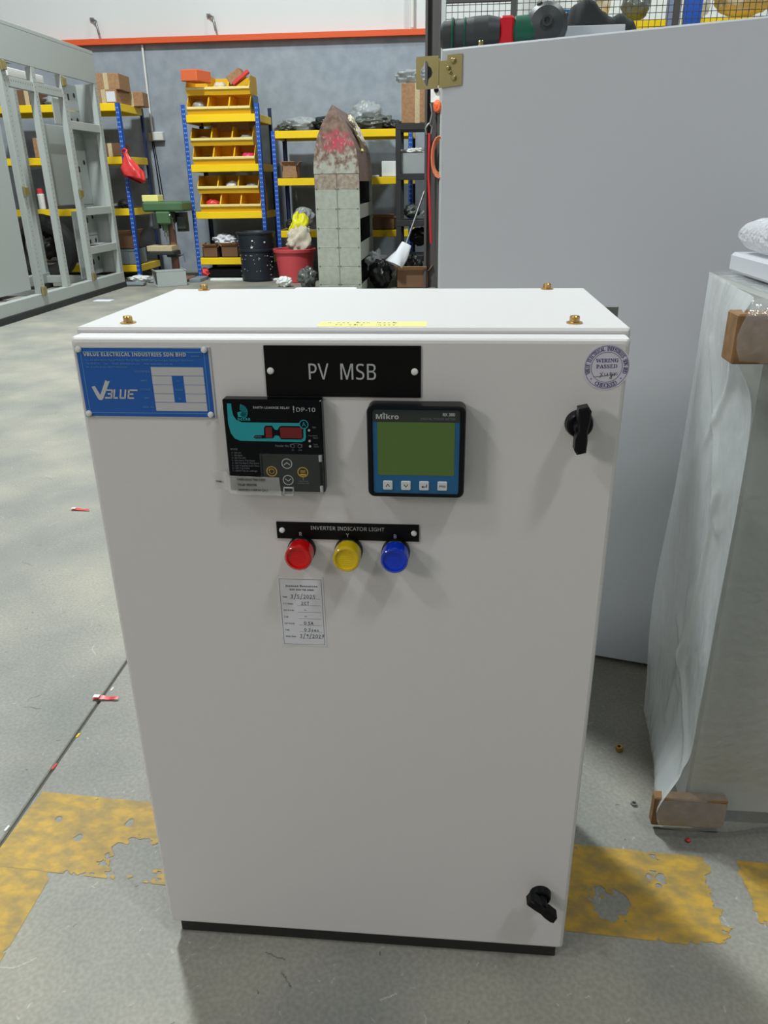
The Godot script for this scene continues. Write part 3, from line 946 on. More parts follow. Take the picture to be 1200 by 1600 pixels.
func power_meter(c: Node3D) -> void:
	var base := Transform3D(Basis.IDENTITY, Vector3(0.0709, 0.7197, 0))
	var o := Vector3(0.0709, 0.7197, 0.005)
	var t := Transform3D(Basis.IDENTITY, o)
	var st := S()
	var outer := rr(0.0935, 0.0918, 0.0065)
	var face := rr(0.0826, 0.0838, 0.0025)
	var mid := rr(0.0915, 0.0898, 0.0060)
	var inn := rr(0.0846, 0.0856, 0.0035)
	prism(st, outer, 0.0, 0.0180, base)
	loft(st, outer, 0.0130, mid, 0.0150, t)
	ring_outline(mid, inn, st, 0.0150, t)
	loft(st, inn, 0.0150, face, 0.0134, t, -1.0)
	var p := sub(st, "power_meter", "black_plastic", c, "square digital power meter with green screen")
	st = S()
	prism(st, face, 0.0128, 0.0134, t)
	sub(st, "front_panel", "meter_blue", p)
	st = S()
	bb(st, o + Vector3(-0.0412, 0.0302, 0.0134), o + Vector3(0.0412, 0.0415, 0.0136))
	sub(st, "brand_band", "meter_band", p)
	st = S()
	prism(st, rr(0.0736, 0.0532, 0.0012), 0.0134, 0.0137, Transform3D(Basis.IDENTITY, o + Vector3(0, 0.0036, 0)))
	sub(st, "screen", "lcd", p, "blank olive green liquid crystal screen")
	st = S()
	words(st, "Mikro", 0.0046, Vector3(-0.0378, 0.0353, 0.0136), t, -1, "Droid Sans", 1.25, 0.0003, true)
	pen(st, mm([-31.8, 37.6, -30.6, 39.4, -29.0, 37.8]), 0.0006, 0.0139, t)
	words(st, "RX 380", 0.0030, Vector3(0.0365, 0.0380, 0.0136), t, 1, "Droid Sans", 0.9, 0.0003, true)
	sub(st, "lettering", "grey_print", p)
	st = S()
	words(st, "DIGITAL POWER METER", 0.0021, Vector3(0.0365, 0.0336, 0.0136), t, 1, "Droid Sans", 1.05)
	sub(st, "small_print", "dim_print", p)
	for k in 4:
		var q := Vector3(-0.0273 + k * 0.0177, -0.0336, 0)
		st = S()
		plate(st, 0.0094, 0.0094, 0.0012, 0.0134, 0.0148, 0.0006, Transform3D(Basis.IDENTITY, o + q))
		var key := sub(st, "push_key", "key_white", p)
		st = S()
		var w := Vector2(q.x, q.y)
		if k == 0:
			pen(st, [w + Vector2(-0.0018, -0.0013), w + Vector2(0, 0.0014), w + Vector2(0.0018, -0.0013)], 0.0007, 0.0149, t)
		elif k == 1:
			pen(st, [w + Vector2(-0.0018, 0.0013), w + Vector2(0, -0.0014), w + Vector2(0.0018, 0.0013)], 0.0007, 0.0149, t)
		elif k == 2:
			pen(st, [w + Vector2(0.0024, 0.0016), w + Vector2(0.0024, -0.0008), w + Vector2(-0.0012, -0.0008)], 0.0008, 0.0149, t)
			prism(st, [w + Vector2(-0.0028, -0.0008), w + Vector2(-0.0008, 0.0006), w + Vector2(-0.0008, -0.0022)], 0.0147, 0.0149, t)
		else:
			words(st, "PRG", 0.0020, q + Vector3(0, 0, 0.0147), t, 0, "Droid Sans", 1.25)
		sub(st, "key_mark", "ink", key)

func test_sticker(c: Node3D) -> void:
	var o := Vector3(-0.0535, 0.5280, 0)
	var t := Transform3D(Basis(Vector3.BACK, 0.008), o)
	var st := S()
	bx(st, Vector3(0, 0, 0.0002), Vector3(0.0500, 0.0865, 0.0003), 0.0, t)
	var p := sub(st, "test_sticker", "paper", c, "white paper test sticker filled in by hand")
	st = S()
	var z := 0.0005
	for e: Array in [[-0.0228, 0.0408, 0.0228, 0.0408], [0.0228, 0.0408, 0.0228, -0.0408], [0.0228, -0.0408, -0.0228, -0.0408], [-0.0228, -0.0408, -0.0228, 0.0408]]:
		pen(st, [Vector2(e[0], e[1]), Vector2(e[2], e[3])], 0.0003, z, t)
	words(st, "Joymax Resources", 0.0021, Vector3(0.001, 0.0325, 0.0003), t, 0, "Droid Serif", 1.3, 0.0002, true)
	words(st, "S/N: 013 788 8000", 0.0019, Vector3(0.001, 0.0280, 0.0003), t, 0, "Droid Serif", 1.2, 0.0002, true)
	var rows := ["Date", "C.T. Ratio", "O/C P.S.M.", "T.M.", "E/F P.S.M.", "T.M.", "Next Date"]
	for k in 7:
		var y := 0.0188 - k * 0.0083
		words(st, rows[k], 0.0017, Vector3(-0.0205, y, 0.0003), t, -1, "Droid Serif", 1.05, 0.0002)
		pen(st, [Vector2(-0.0125 if k == 0 else -0.0048, y - 0.0018), Vector2(0.0205, y - 0.0018)], 0.00022, z, t)
	sub(st, "printed_form", "ink", p)
	st = S()
	var hand := ["3/5/2025", "2CT", "-", "-", "0.5A", "0.3sec", "3/9/2027"]
	for k in 7:
		scrawl(st, hand[k], 0.0042 if k in [0, 6] else 0.0038, Vector2([-0.0115, -0.0005, 0.002, 0.002, 0.001, 0.0008, -0.0045][k], 0.0178 - k * 0.0083), 0.00045, z + 0.0001, t)
	sub(st, "handwriting", "ink", p)

func round_sticker(c: Node3D) -> void:
	var o := Vector3(0.2450, 0.7992, 0)
	var t := Transform3D(Basis(Vector3.BACK, 0.03), o)
	var st := S()
	cylz(st, Vector3.ZERO, 0.0213, 0.0213, 0.0003, 48, 0.0, t)
	var p := sub(st, "round_sticker", "stamp_paper", c, "round white inspection sticker with violet ring")
	st = S()
	circle(st, Vector2.ZERO, 0.0198, 0.0004, 0.0005, t)
	circle(st, Vector2.ZERO, 0.0142, 0.0004, 0.0005, t)
	for e: Array in [["VBLUE ELECTRICAL INDUSTRIES SDN BHD", 200.0, -20.0, 1.0], ["CHECKED", 236.0, 304.0, -1.0]]:
		var s: String = e[0]
		for k in s.length():
			if s[k] == " ":
				continue
			var a := deg_to_rad(lerpf(e[1], e[2], (k + 0.5) / s.length()))
			var g := t * Transform3D(Basis(Vector3.BACK, a - PI / 2.0 * e[3]), Vector3(cos(a), sin(a), 0) * 0.0170)
			words(st, s[k], 0.0036, Vector3(0, 0, 0.0003), g, 0, "Droid Serif", 0.72 if e[3] > 0 else 1.0, 0.0002, true)
	for a: float in [218.0, 322.0]:
		cylz(st, Vector3(cos(deg_to_rad(a)), sin(deg_to_rad(a)), 0) * 0.0170, 0.0006, 0.0006, 0.0005, 8, 0.0, t)
	words(st, "WIRING", 0.0034, Vector3(0, 0.0062, 0.0003), t, 0, "Droid Serif", 1.05, 0.0002, true)
	words(st, "PASSED", 0.0034, Vector3(0, 0.0008, 0.0003), t, 0, "Droid Serif", 1.02, 0.0002, true)
	sub(st, "stamp_print", "stamp_ink", p)
	st = S()
	pen(st, [Vector2(-0.0105, -0.0088), Vector2(0.0105, -0.0072)], 0.0003, 0.0005, t)
	scrawl(st, "xugr", 0.0052, Vector2(-0.0062, -0.0080), 0.0004, 0.0006, t)
	sub(st, "signature", "ink", p)

# ---------------------------------------------------------------- big plain enclosure behind, and what lies on it
func enclosure() -> void:
	var c := thing("tall_enclosure", "large plain grey steel enclosure standing behind the cabinet, wall bracket at its corner", "enclosure", Vector3(0.0722, 0, -0.806), "", Basis(Vector3.UP, -0.245))
	var st := S()
	var w := 0.86
	prism(st, [Vector2(0.001, 0.014), Vector2(w, 0.014), Vector2(w, 1.186), Vector2(0.001, 1.163)], -0.34, -0.020)
	sub(st, "body", "enclosure_paint", c)
	st = S()
	var a := [Vector2(0.0, 0.012), Vector2(w, 0.012), Vector2(w, 1.190), Vector2(0.0, 1.166)]
	var b := [Vector2(0.003, 0.015), Vector2(w - 0.003, 0.015), Vector2(w - 0.003, 1.187), Vector2(0.003, 1.163)]
	prism(st, a, -0.020, -0.003)
	prism(st, b, -0.003, 0.0)
	for i in 4:
		var j := (i + 1) % 4
		var n := Vector3([0, 1, 0, -1][i], [-1, 0, 1, 0][i], 1)
		quad(st, Vector3(a[i].x, a[i].y, -0.003), Vector3(a[j].x, a[j].y, -0.003), Vector3(b[j].x, b[j].y, 0), Vector3(b[i].x, b[i].y, 0), n)
	sub(st, "front_panel", "enclosure_paint", c)
	st = S()
	bb(st, Vector3(0.02, 0.0, -0.33), Vector3(w - 0.02, 0.014, -0.02))
	sub(st, "plinth", "frame_dark", c, "low dark plinth")
	# wall bracket: screwed leaf and a leaf with a keyhole that sticks out past the edge
	st = S()
	prism(st, [Vector2(-0.004, 1.107), Vector2(0.037, 1.110), Vector2(0.037, 1.157), Vector2(0.011, 1.156), Vector2(0.011, 1.148), Vector2(-0.004, 1.148)], 0.0, 0.003)
	prism(st, [Vector2(-0.008, 1.112), Vector2(-0.003, 1.112), Vector2(-0.003, 1.152), Vector2(-0.008, 1.152)], -0.004, 0.003)
	# keyhole leaf in two halves round the hole
	var hole := [Vector2(-0.029, 1.112), Vector2(-0.025, 1.1115), Vector2(-0.0235, 1.122), Vector2(-0.018, 1.126), Vector2(-0.016, 1.132), Vector2(-0.019, 1.139), Vector2(-0.0235, 1.142), Vector2(-0.026, 1.150), Vector2(-0.031, 1.150), Vector2(-0.033, 1.142), Vector2(-0.037, 1.139), Vector2(-0.0385, 1.132), Vector2(-0.037, 1.125), Vector2(-0.033, 1.121)]
	var left := [Vector2(-0.029, 1.107), Vector2(-0.029, 1.112)]
	for k in range(13, 7, -1):
		left.append(hole[k])
	left.append_array([Vector2(-0.031, 1.157), Vector2(-0.044, 1.157), Vector2(-0.046, 1.155), Vector2(-0.046, 1.109), Vector2(-0.044, 1.107)])
	var right := [Vector2(-0.029, 1.107), Vector2(-0.007, 1.107), Vector2(-0.007, 1.157), Vector2(-0.031, 1.157)]
	for k in range(8, -1, -1):
		right.append(hole[k])
	prism(st, left, -0.004, -0.001)
	prism(st, right, -0.004, -0.001)
	var br := sub(st, "wall_bracket", "gold_zinc", c, "zinc plated wall bracket with keyhole")
	for p: Array in [[0.0215, 1.1475, 0.0058], [0.0225, 1.1215, 0.0058], [0.0135, 1.1365, 0.0040], [0.0160, 1.1300, 0.0036]]:
		st = S()
		cylz(st, Vector3(p[0], p[1], 0.003), p[2], p[2], 0.0012, 18, 0.0003)
		lathe(st, [Vector2(p[2] * 0.72, 0), Vector2(p[2] * 0.72, 0.003), Vector2(p[2] * 0.5, 0.0042), Vector2(0, 0.0042)], 6 if p[2] > 0.005 else 16, Transform3D(Basis(Vector3.RIGHT, PI / 2.0), Vector3(p[0], p[1], 0.0042)))
		sub(st, "screw", "gold_zinc", br)
	st = S()
	lathe(st, [Vector2(0.006, 0), Vector2(0.006, 0.005), Vector2(0.0045, 0.007), Vector2(0.0045, 0.013), Vector2(0.0035, 0.014), Vector2(0, 0.014)], 14, Transform3D(Basis.IDENTITY, Vector3(0.061, 1.1645, -0.03)))
	sub(st, "cover_screw", "gold_zinc", c, "small brass screw on the top edge")

	# an angle grinder lying along the edge, seen from its side
	var y := 1.168
	var g := thing("angle_grinder", "green and grey angle grinder with red switch lying on the tall enclosure", "power tool", Vector3(0.09, y, -0.885), "", Basis(Vector3.UP, -0.06))
	st = S()
	lathe(st, [Vector2(0, 0), Vector2(0.018, 0.001), Vector2(0.0225, 0.006), Vector2(0.024, 0.03), Vector2(0.028, 0.06), Vector2(0.029, 0.085), Vector2(0.026, 0.1), Vector2(0.025, 0.105), Vector2(0, 0.105)], 24, Transform3D(Basis(Vector3.BACK, -PI / 2.0), Vector3(-0.022, 0.029, 0)))
	sub(st, "grip", "tool_grey", g)
	st = S()
	for x: float in [-0.002, 0.02]:
		lathe(st, [Vector2(0.0255, 0), Vector2(0.0275, 0.0015), Vector2(0.0275, 0.003), Vector2(0.0255, 0.0045)], 24, Transform3D(Basis(Vector3.BACK, -PI / 2.0), Vector3(x, 0.029, 0)))
	sub(st, "grip_band", "tool_green", g)
	st = S()
	bb(st, Vector3(0.083, 0.008, -0.022), Vector3(0.108, 0.053, 0.024), 0.004)
	sub(st, "switch_housing", "tool_red", g)
	st = S()
	lathe(st, [Vector2(0.022, 0), Vector2(0.026, 0.004), Vector2(0.027, 0.03), Vector2(0.024, 0.04), Vector2(0, 0.04)], 24, Transform3D(Basis(Vector3.BACK, -PI / 2.0), Vector3(0.106, 0.029, 0)))
	sub(st, "motor_body", "tool_green", g)
	st = S()
	lathe(st, [Vector2(0, 0), Vector2(0.034, 0), Vector2(0.037, 0.006), Vector2(0.036, 0.016), Vector2(0.028, 0.028), Vector2(0.012, 0.034), Vector2(0.0, 0.034)], 30, Transform3D(Basis(Vector3.RIGHT, PI / 2.0), Vector3(0.163, 0.037, -0.005)))
	lathe(st, [Vector2(0.009, 0), Vector2(0.009, 0.006), Vector2(0.005, 0.006), Vector2(0.005, 0.003), Vector2(0, 0.003)], 20, Transform3D(Basis(Vector3.RIGHT, PI / 2.0), Vector3(0.163, 0.041, 0.029)))
	for k in 4:
		bx(st, Vector3(0, 0.032, 0.010), Vector3(0.010, 0.014, 0.012), 0.003, Transform3D(Basis(Vector3.BACK, 0.4 + k * PI / 2.0), Vector3(0.163, 0.037, 0)))
	sub(st, "gear_head", "tool_grey", g)
	st = S()
	bb(st, Vector3(0.275, 1.172, -0.96), Vector3(0.396, 1.211, -0.915), 0.001)
	solo(st, "metal_strip", M.enclosure_paint, "pale grey metal strip lying on the tall enclosure in front of dark cloth", "metal strip")
	st = S()
	sheet(st, 26, 16, func(u: float, v: float) -> Vector3:
		var hs := [0.010, 0.058, 0.084, 0.098, 0.090, 0.074, 0.066, 0.068, 0.058, 0.008]
		var k := mini(int(u * 9.0), 8)
		var h: float = lerpf(hs[k], hs[k + 1], smoothstep(0.0, 1.0, u * 9.0 - k))
		v = clampf(v + 0.06 * sin(u * 17.0), 0.0, 1.0)
		h += 0.002 * sin(u * 37.0 + v * 11.0) * sin(PI * v)
		h *= smoothstep(0.0, 0.06, u) * smoothstep(1.0, 0.95, u) * sin(PI * clampf(v, 0.0, 1.0))
		h += 0.0025 * sin(u * 21.0 + v * 9.0) * sin(PI * v) * sin(PI * u)
		return Vector3(lerpf(0.276, 0.445, u), 1.1735 + maxf(h, 0.0), lerpf(-1.06, -0.965, v)))
	solo(st, "dark_cloth", M.dark_cloth, "crumpled dark cloth heaped on the tall enclosure behind the metal strip", "cloth")

# ---------------------------------------------------------------- wrapped cabinet on the right
func wrapped_box() -> void:
	var c := thing("wrapped_cabinet", "grey cabinet wrapped in clear stretch film with timber battens, standing at the right", "cabinet")
	var st := S()
	var x0 := 0.486
	bb(st, Vector3(x0, 0.030, -0.520), Vector3(1.10, 0.824, -0.262), 0.004)
	sub(st, "body", "wrapped_paint", c)
	st = S()
	bb(st, Vector3(x0 + 0.05, 0.0, -0.50), Vector3(1.08, 0.030, -0.30), 0.002)
	sub(st, "plinth", "frame_dark", c)
	st = S()
	bb(st, Vector3(0.432, 0.754, -0.2615), Vector3(1.12, 0.812, -0.222), 0.002)
	sub(st, "batten", "wood", c, "upper timber batten under film")
	st = S()
	bb(st, Vector3(0.434, 0.012, -0.2615), Vector3(0.545, 0.068, -0.243), 0.002)
	sub(st, "batten", "wood", c, "short timber block at the bottom corner")
	# stretch film: left side with pulled folds, front, and top
	var ns := FastNoiseLite.new()
	ns.seed = 5
	ns.frequency = 3.0
	ns.fractal_octaves = 3
	st = S()
	var edge := func(y: float) -> float:  # how far the film is pulled out towards the battens at the front edge
		return 0.050 * exp(-pow((y - 0.785) / 0.06, 2)) + 0.046 * exp(-pow((y - 0.045) / 0.055, 2))
	sheet(st, 44, 110, func(u: float, v: float) -> Vector3:
		var y := lerpf(0.021, 0.828, v)
		var p: float = edge.call(y) * pow(u, 1.6)
		var wr := 0.004 * ns.get_noise_2d(u * 0.25 + y * 0.4, y * 0.35 - u * 0.5) + 0.0025 * ns.get_noise_2d(u * 0.7, y * 0.2 + 7.0)
		for q: Array in [[0.95, 0.80, 0.42, 0.60], [0.75, 0.55, 0.52, 0.12], [0.55, 0.36, 0.62, 0.20], [0.30, 0.74, 0.80, 0.50], [0.98, 0.12, 0.45, 0.30]]:
			var a := Vector2(q[0] * 0.27, q[1])
			var b := Vector2(q[2] * 0.27, q[3])
			var g := Geometry2D.get_closest_point_to_segment(Vector2(u * 0.27, y), a, b)
			wr -= 0.0042 * exp(-pow(g.distance_to(Vector2(u * 0.27, y)) / 0.009, 2))
		p += 0.011 * exp(-pow((y - 0.27) / 0.16, 2)) * exp(-pow(u / 0.35, 2))
		return Vector3(x0 - 0.0045 - p + wr, y, lerpf(-0.524, -0.256 + p * 0.5, u)))
	sub(st, "film_folds", "film_folds", c, "bunched stretch film on the side")
	st = S()
	sheet(st, 60, 60, func(u: float, v: float) -> Vector3:
		var y := lerpf(0.021, 0.828, v)
		var p: float = edge.call(y)
		var x := lerpf(x0 - 0.0045 - p, 1.105, pow(u, 1.3))
		var z := -0.256 + 0.040 * exp(-pow((y - 0.785) / 0.045, 4)) + 0.016 * exp(-pow((y - 0.035) / 0.04, 4)) * smoothstep(0.62, 0.53, x)
		z += 0.0022 * ns.get_noise_2d(x * 0.35, y * 4.0) + p * 0.5 * exp(-pow((x - x0) / 0.02, 2)) * 0.2
		z += 0.012 * exp(-pow((y - 0.03) / 0.02, 2)) * (1.0 + 0.5 * ns.get_noise_2d(x * 2.0, 3.0))
		return Vector3(x, y, z))
	sheet(st, 40, 20, func(u: float, v: float) -> Vector3:
		return Vector3(lerpf(x0 - 0.004, 1.105, u), 0.8275 + 0.0022 * (0.5 + ns.get_noise_2d(u * 3.0 + 9.0, v)), lerpf(-0.524, -0.250, v)))
	sub(st, "stretch_film", "film", c, "clear creased stretch film")
	# a lid and a bubble-wrapped part on top
	st = S()
	bb(st, Vector3(0.506, 0.8305, -0.510), Vector3(0.98, 0.8575, -0.300), 0.004)
	solo(st, "folded_steel_tray", M.enclosure_paint, "grey folded steel tray lying on the film-wrapped cabinet", "steel tray")
	st = S()
	var nb := FastNoiseLite.new()
	nb.seed = 8
	nb.frequency = 12.0
	sheet(st, 60, 30, func(u: float, v: float) -> Vector3:
		var a := TAU * v
		var cx := signf(cos(a)) * pow(absf(cos(a)), 0.55)
		var cy := signf(sin(a)) * pow(absf(sin(a)), 0.7)
		u = u * u
		var e0 := 1.0 - minf(minf(u, 1.0 - u) / 0.05, 1.0)
		var end := sqrt(maxf(1.0 - e0 * e0, 0.0))
		var p := Vector3(lerpf(0.506, 0.99, u), 0.8830 + 0.0235 * cy * end, -0.405 + 0.103 * cx * (0.82 + 0.18 * end) * minf(end * 3.0, 1.0))
		return p + Vector3(0, cy, cx) * 0.0016 * nb.get_noise_3dv(p) + Vector3(0, 0.001 * sin(p.x * 160.0) * sin(p.z * 160.0), 0))
	solo(st, "bubble_wrapped_panel", M.bubble_film, "flat part swathed in bubble wrap lying on the grey steel tray", "wrapped part")

# ---------------------------------------------------------------- open switchgear frame on the left
func holes(st: SurfaceTool, a: Vector3, b: Vector3, n: int, s: Vector3) -> void:
	for k in n:
		bx(st, a.lerp(b, (k + 0.5) / n), s)

func switch_frame() -> void:
	var c := thing("switchgear_frame", "long open pale grey switchgear frame of punched posts standing at the left", "switchgear frame", Vector3(-3.3, 0, -7.22))
	var L := 3.4      # z runs from 0 (far end) to L (near end, out of the picture)
	var D := 0.85
	var st := S()
	bb(st, Vector3(-0.02, 1.84, -0.02), Vector3(0.0, 2.079, L), 0.003)
	bb(st, Vector3(-0.05, 2.079, -0.02), Vector3(0.0, 2.11, L), 0.003)
	bb(st, Vector3(-D, 2.03, -0.02), Vector3(-D + 0.05, 2.11, L), 0.003)
	sub(st, "top_fascia", "frame_paint", c)
	st = S()
	bb(st, Vector3(-0.06, 0.05, -0.02), Vector3(0.004, 0.15, L), 0.004)
	bb(st, Vector3(-D, 0.05, -0.02), Vector3(-D + 0.06, 0.15, L), 0.004)
	bb(st, Vector3(-D, 0.05, -0.02), Vector3(0.0, 0.12, 0.06), 0.004)
	bb(st, Vector3(-D, 0.05, 1.0), Vector3(0.0, 0.10, 1.06), 0.004)
	sub(st, "base_channel", "frame_paint", c)
	st = S()
	bb(st, Vector3(-0.07, 0.0, -0.03), Vector3(0.012, 0.05, L), 0.002)
	bb(st, Vector3(-D, 0.0, -0.03), Vector3(-D + 0.07, 0.05, L), 0.002)
	sub(st, "plinth_beam", "frame_dark", c, "dark beam under the frame")
	# face posts at increasing distance from the far corner, and the four at the back
	for p: Array in [[0.0, 0.0, 0.07], [0.66, 0.0, 0.075], [1.17, 0.0, 0.06], [1.62, 0.0, 0.08], [2.7, 0.0, 0.07], [0.0, -D + 0.05, 0.06]]:
		st = S()
		bb(st, Vector3(p[1] - 0.05, 0.15, p[0] - 0.02), Vector3(p[1], 1.84, p[0] + p[2] - 0.02), 0.002)
		var post := sub(st, "post", "frame_paint", c)
		st = S()
		holes(st, Vector3(p[1] + 0.0003, 0.17, p[0] + p[2] * 0.5 - 0.02), Vector3(p[1] + 0.0003, 1.82, p[0] + p[2] * 0.5 - 0.02), 48, Vector3(0.001, 0.009, 0.007))
		part(st, "punched_holes", M.hole_grey, post).set_meta("kind", "stuff")
	# crossbar between the second bay's posts
	st = S()
	bb(st, Vector3(-0.04, 1.665, 0.72), Vector3(-0.002, 1.735, 1.62), 0.002)
	var bar := sub(st, "crossbar", "frame_paint", c)
	st = S()
	holes(st, Vector3(-0.0015, 1.71, 0.74), Vector3(-0.0015, 1.71, 1.60), 24, Vector3(0.001, 0.007, 0.009))
	part(st, "punched_holes", M.hole_grey, bar).set_meta("kind", "stuff")
	# far bay: end wall, mid panel, and the bars that divide it into compartments
	st = S()
	bb(st, Vector3(-0.215, 0.15, -0.018), Vector3(-0.05, 1.84, -0.005), 0.001)
	sub(st, "end_wall", "frame_paint", c)
	for e: Array in [[0.15, 0.385], [0.392, 0.51], [0.515, 0.795], [0.80, 1.42], [1.425, 1.61], [1.615, 1.83]]:
		st = S()
		bb(st, Vector3(-0.215, e[0], -0.004), Vector3(-0.205, e[1], 0.24), 0.001)
		var pan := sub(st, "mid_panel", "frame_paint", c)
		st = S()
		cyl(st, Vector3(-0.2052, lerpf(e[0], e[1], 0.6), 0.06), Vector3(-0.2045, lerpf(e[0], e[1], 0.6), 0.06), 0.022, 0.022, 16)
		bb(st, Vector3(-0.2052, lerpf(e[0], e[1], 0.5) - 0.025, 0.17), Vector3(-0.2040, lerpf(e[0], e[1], 0.5) + 0.025, 0.20))
		sub(st, "cable_opening", "frame_dark", pan, "dark cable opening")
	for y: float in [0.40, 0.74, 1.455]:
		st = S()
		bb(st, Vector3(-0.030, y - 0.028, 0.0), Vector3(-0.004, y + 0.04, 0.64), 0.003)
		bb(st, Vector3(-0.205, y + 0.030, 0.0), Vector3(-0.030, y + 0.038, 0.22), 0.001)
		sub(st, "compartment_shelf", "frame_paint", c)
	# second bay: back panels seen between the posts
	st = S()
	bb(st, Vector3(-0.27, 0.80, 0.245), Vector3(-0.26, 1.475, 0.68), 0.002)
	sub(st, "bay_panel", "frame_paint", c)
	st = S()
	bb(st, Vector3(-0.27, 0.12, 0.245), Vector3(-0.26, 0.74, 0.37), 0.002)
	sub(st, "bay_panel", "frame_paint", c)
	st = S()
	bb(st, Vector3(-0.27, 1.49, 0.245), Vector3(-0.26, 1.70, 0.40), 0.002)
	sub(st, "bay_panel", "frame_paint", c)
	st = S()
	bb(st, Vector3(-0.06, 0.19, 1.73), Vector3(-0.05, 1.45, 3.0), 0.003)
	sub(st, "door_panel", "frame_paint", c, "plain door panel")
	st = S()
	bb(st, Vector3(-0.52, 1.83, 0.17), Vector3(-0.42, 1.90, 0.80), 0.006)
	sub(st, "cable_trunking", "white_plastic", c, "white trunking under the top")
	for p: Vector2 in [Vector2(0.70, 1.79), Vector2(0.70, 0.90), Vector2(0.70, 0.18), Vector2(1.66, 1.80), Vector2(1.66, 0.93), Vector2(1.66, 0.17)]:
		st = S()
		bb(st, Vector3(0.0, p.y - 0.03, p.x - 0.05), Vector3(0.02, p.y + 0.03, p.x + 0.01), 0.003)
		cyl(st, Vector3(0.014, p.y - 0.036, p.x + 0.016), Vector3(0.014, p.y + 0.036, p.x + 0.016), 0.009, 0.009, 10)
		sub(st, "hinge", "gold_zinc", c, "bronze coloured hinge")

# ---------------------------------------------------------------- racks
func rack(called: String, label: String, x0: float, x1: float, z0: float, z1: float, top: float, levels: Array) -> Node3D:
	var c := thing(called, label, "rack", Vector3(x0, 0, z0), "blue and yellow boltless racks")
	var w := x1 - x0
	var d := z0 - z1
	for p: Array in [[0.0, 0.0, 1, 1], [w, 0.0, -1, 1], [0.0, -d, 1, -1], [w, -d, -1, -1]]:
		var st := S()
		bb(st, Vector3(p[0], 0, p[1]), Vector3(p[0] + p[2] * 0.042, top, p[1] - p[3] * 0.003), 0.0008)
		bb(st, Vector3(p[0], 0, p[1]), Vector3(p[0] + p[2] * 0.003, top, p[1] - p[3] * 0.042), 0.0008)
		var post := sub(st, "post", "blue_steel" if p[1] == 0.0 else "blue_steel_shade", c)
		st = S()
		for s: float in [0.35, 0.75]:
			holes(st, Vector3(p[0] + p[2] * 0.042 * s, 0.03, p[1] + p[3] * 0.0006), Vector3(p[0] + p[2] * 0.042 * s, top - 0.02, p[1] + p[3] * 0.0006), int(top / 0.045), Vector3(0.007, 0.014, 0.001))
		part(st, "slot_holes", M.slot_pale, post).set_meta("kind", "stuff")
	for y: float in levels:
		for e: Array in [[0.042, 0.001, w - 0.042, -0.028, 0], [0.042, -d + 0.028, w - 0.042, -d - 0.001, 0], [0.001, -0.042, 0.028, -d + 0.042, 1], [w - 0.028, -0.042, w - 0.001, -d + 0.042, 1]]:
			var st := S()
			bb(st, Vector3(e[0], y - 0.072, e[1]), Vector3(e[2], y, e[3]), 0.004)
			sub(st, "beam", "yellow_steel", c)
		var st := S()
		bb(st, Vector3(0.028, y - 0.018, -0.028), Vector3(w - 0.028, y - 0.002, -d + 0.028), 0.001)
		sub(st, "shelf_board", "board", c)
	return c

func stack_bin() -> Node3D:
	var c := Node3D.new()
	var w := 0.222
	var d := 0.33
	var h := 0.178
	var st := S()
	var sidep := [Vector2(-d, 0.0), Vector2(-0.02, 0.0), Vector2(0.0, 0.048), Vector2(0.004, 0.070), Vector2(-0.085, h), Vector2(-d, h)]
	for x: float in [-w / 2, w / 2 - 0.006]:
		prism(st, sidep, 0.0, 0.006, Transform3D(Basis(Vector3(0, 0, 1), Vector3.UP, Vector3.RIGHT), Vector3(x, 0, 0)))
	bb(st, Vector3(-w / 2, 0, -d), Vector3(w / 2, 0.006, -0.02))
	bb(st, Vector3(-w / 2, 0, -d), Vector3(w / 2, h, -d + 0.006))
	quad(st, Vector3(-w / 2, 0.002, -0.02), Vector3(w / 2, 0.002, -0.02), Vector3(w / 2, 0.050, 0.0), Vector3(-w / 2, 0.050, 0.0), Vector3(0, 0, 1))
	quad(st, Vector3(-w / 2, 0.002, -0.026), Vector3(w / 2, 0.002, -0.026), Vector3(w / 2, 0.050, -0.006), Vector3(-w / 2, 0.050, -0.006), Vector3(0, 0, -1))
	part(st, "tray", M.bin_yellow, c)
	st = S()
	bb(st, Vector3(-w / 2, 0.046, -0.006), Vector3(w / 2, 0.072, 0.010), 0.004)
	part(st, "label_lip", M.bin_lip, c)
	return c

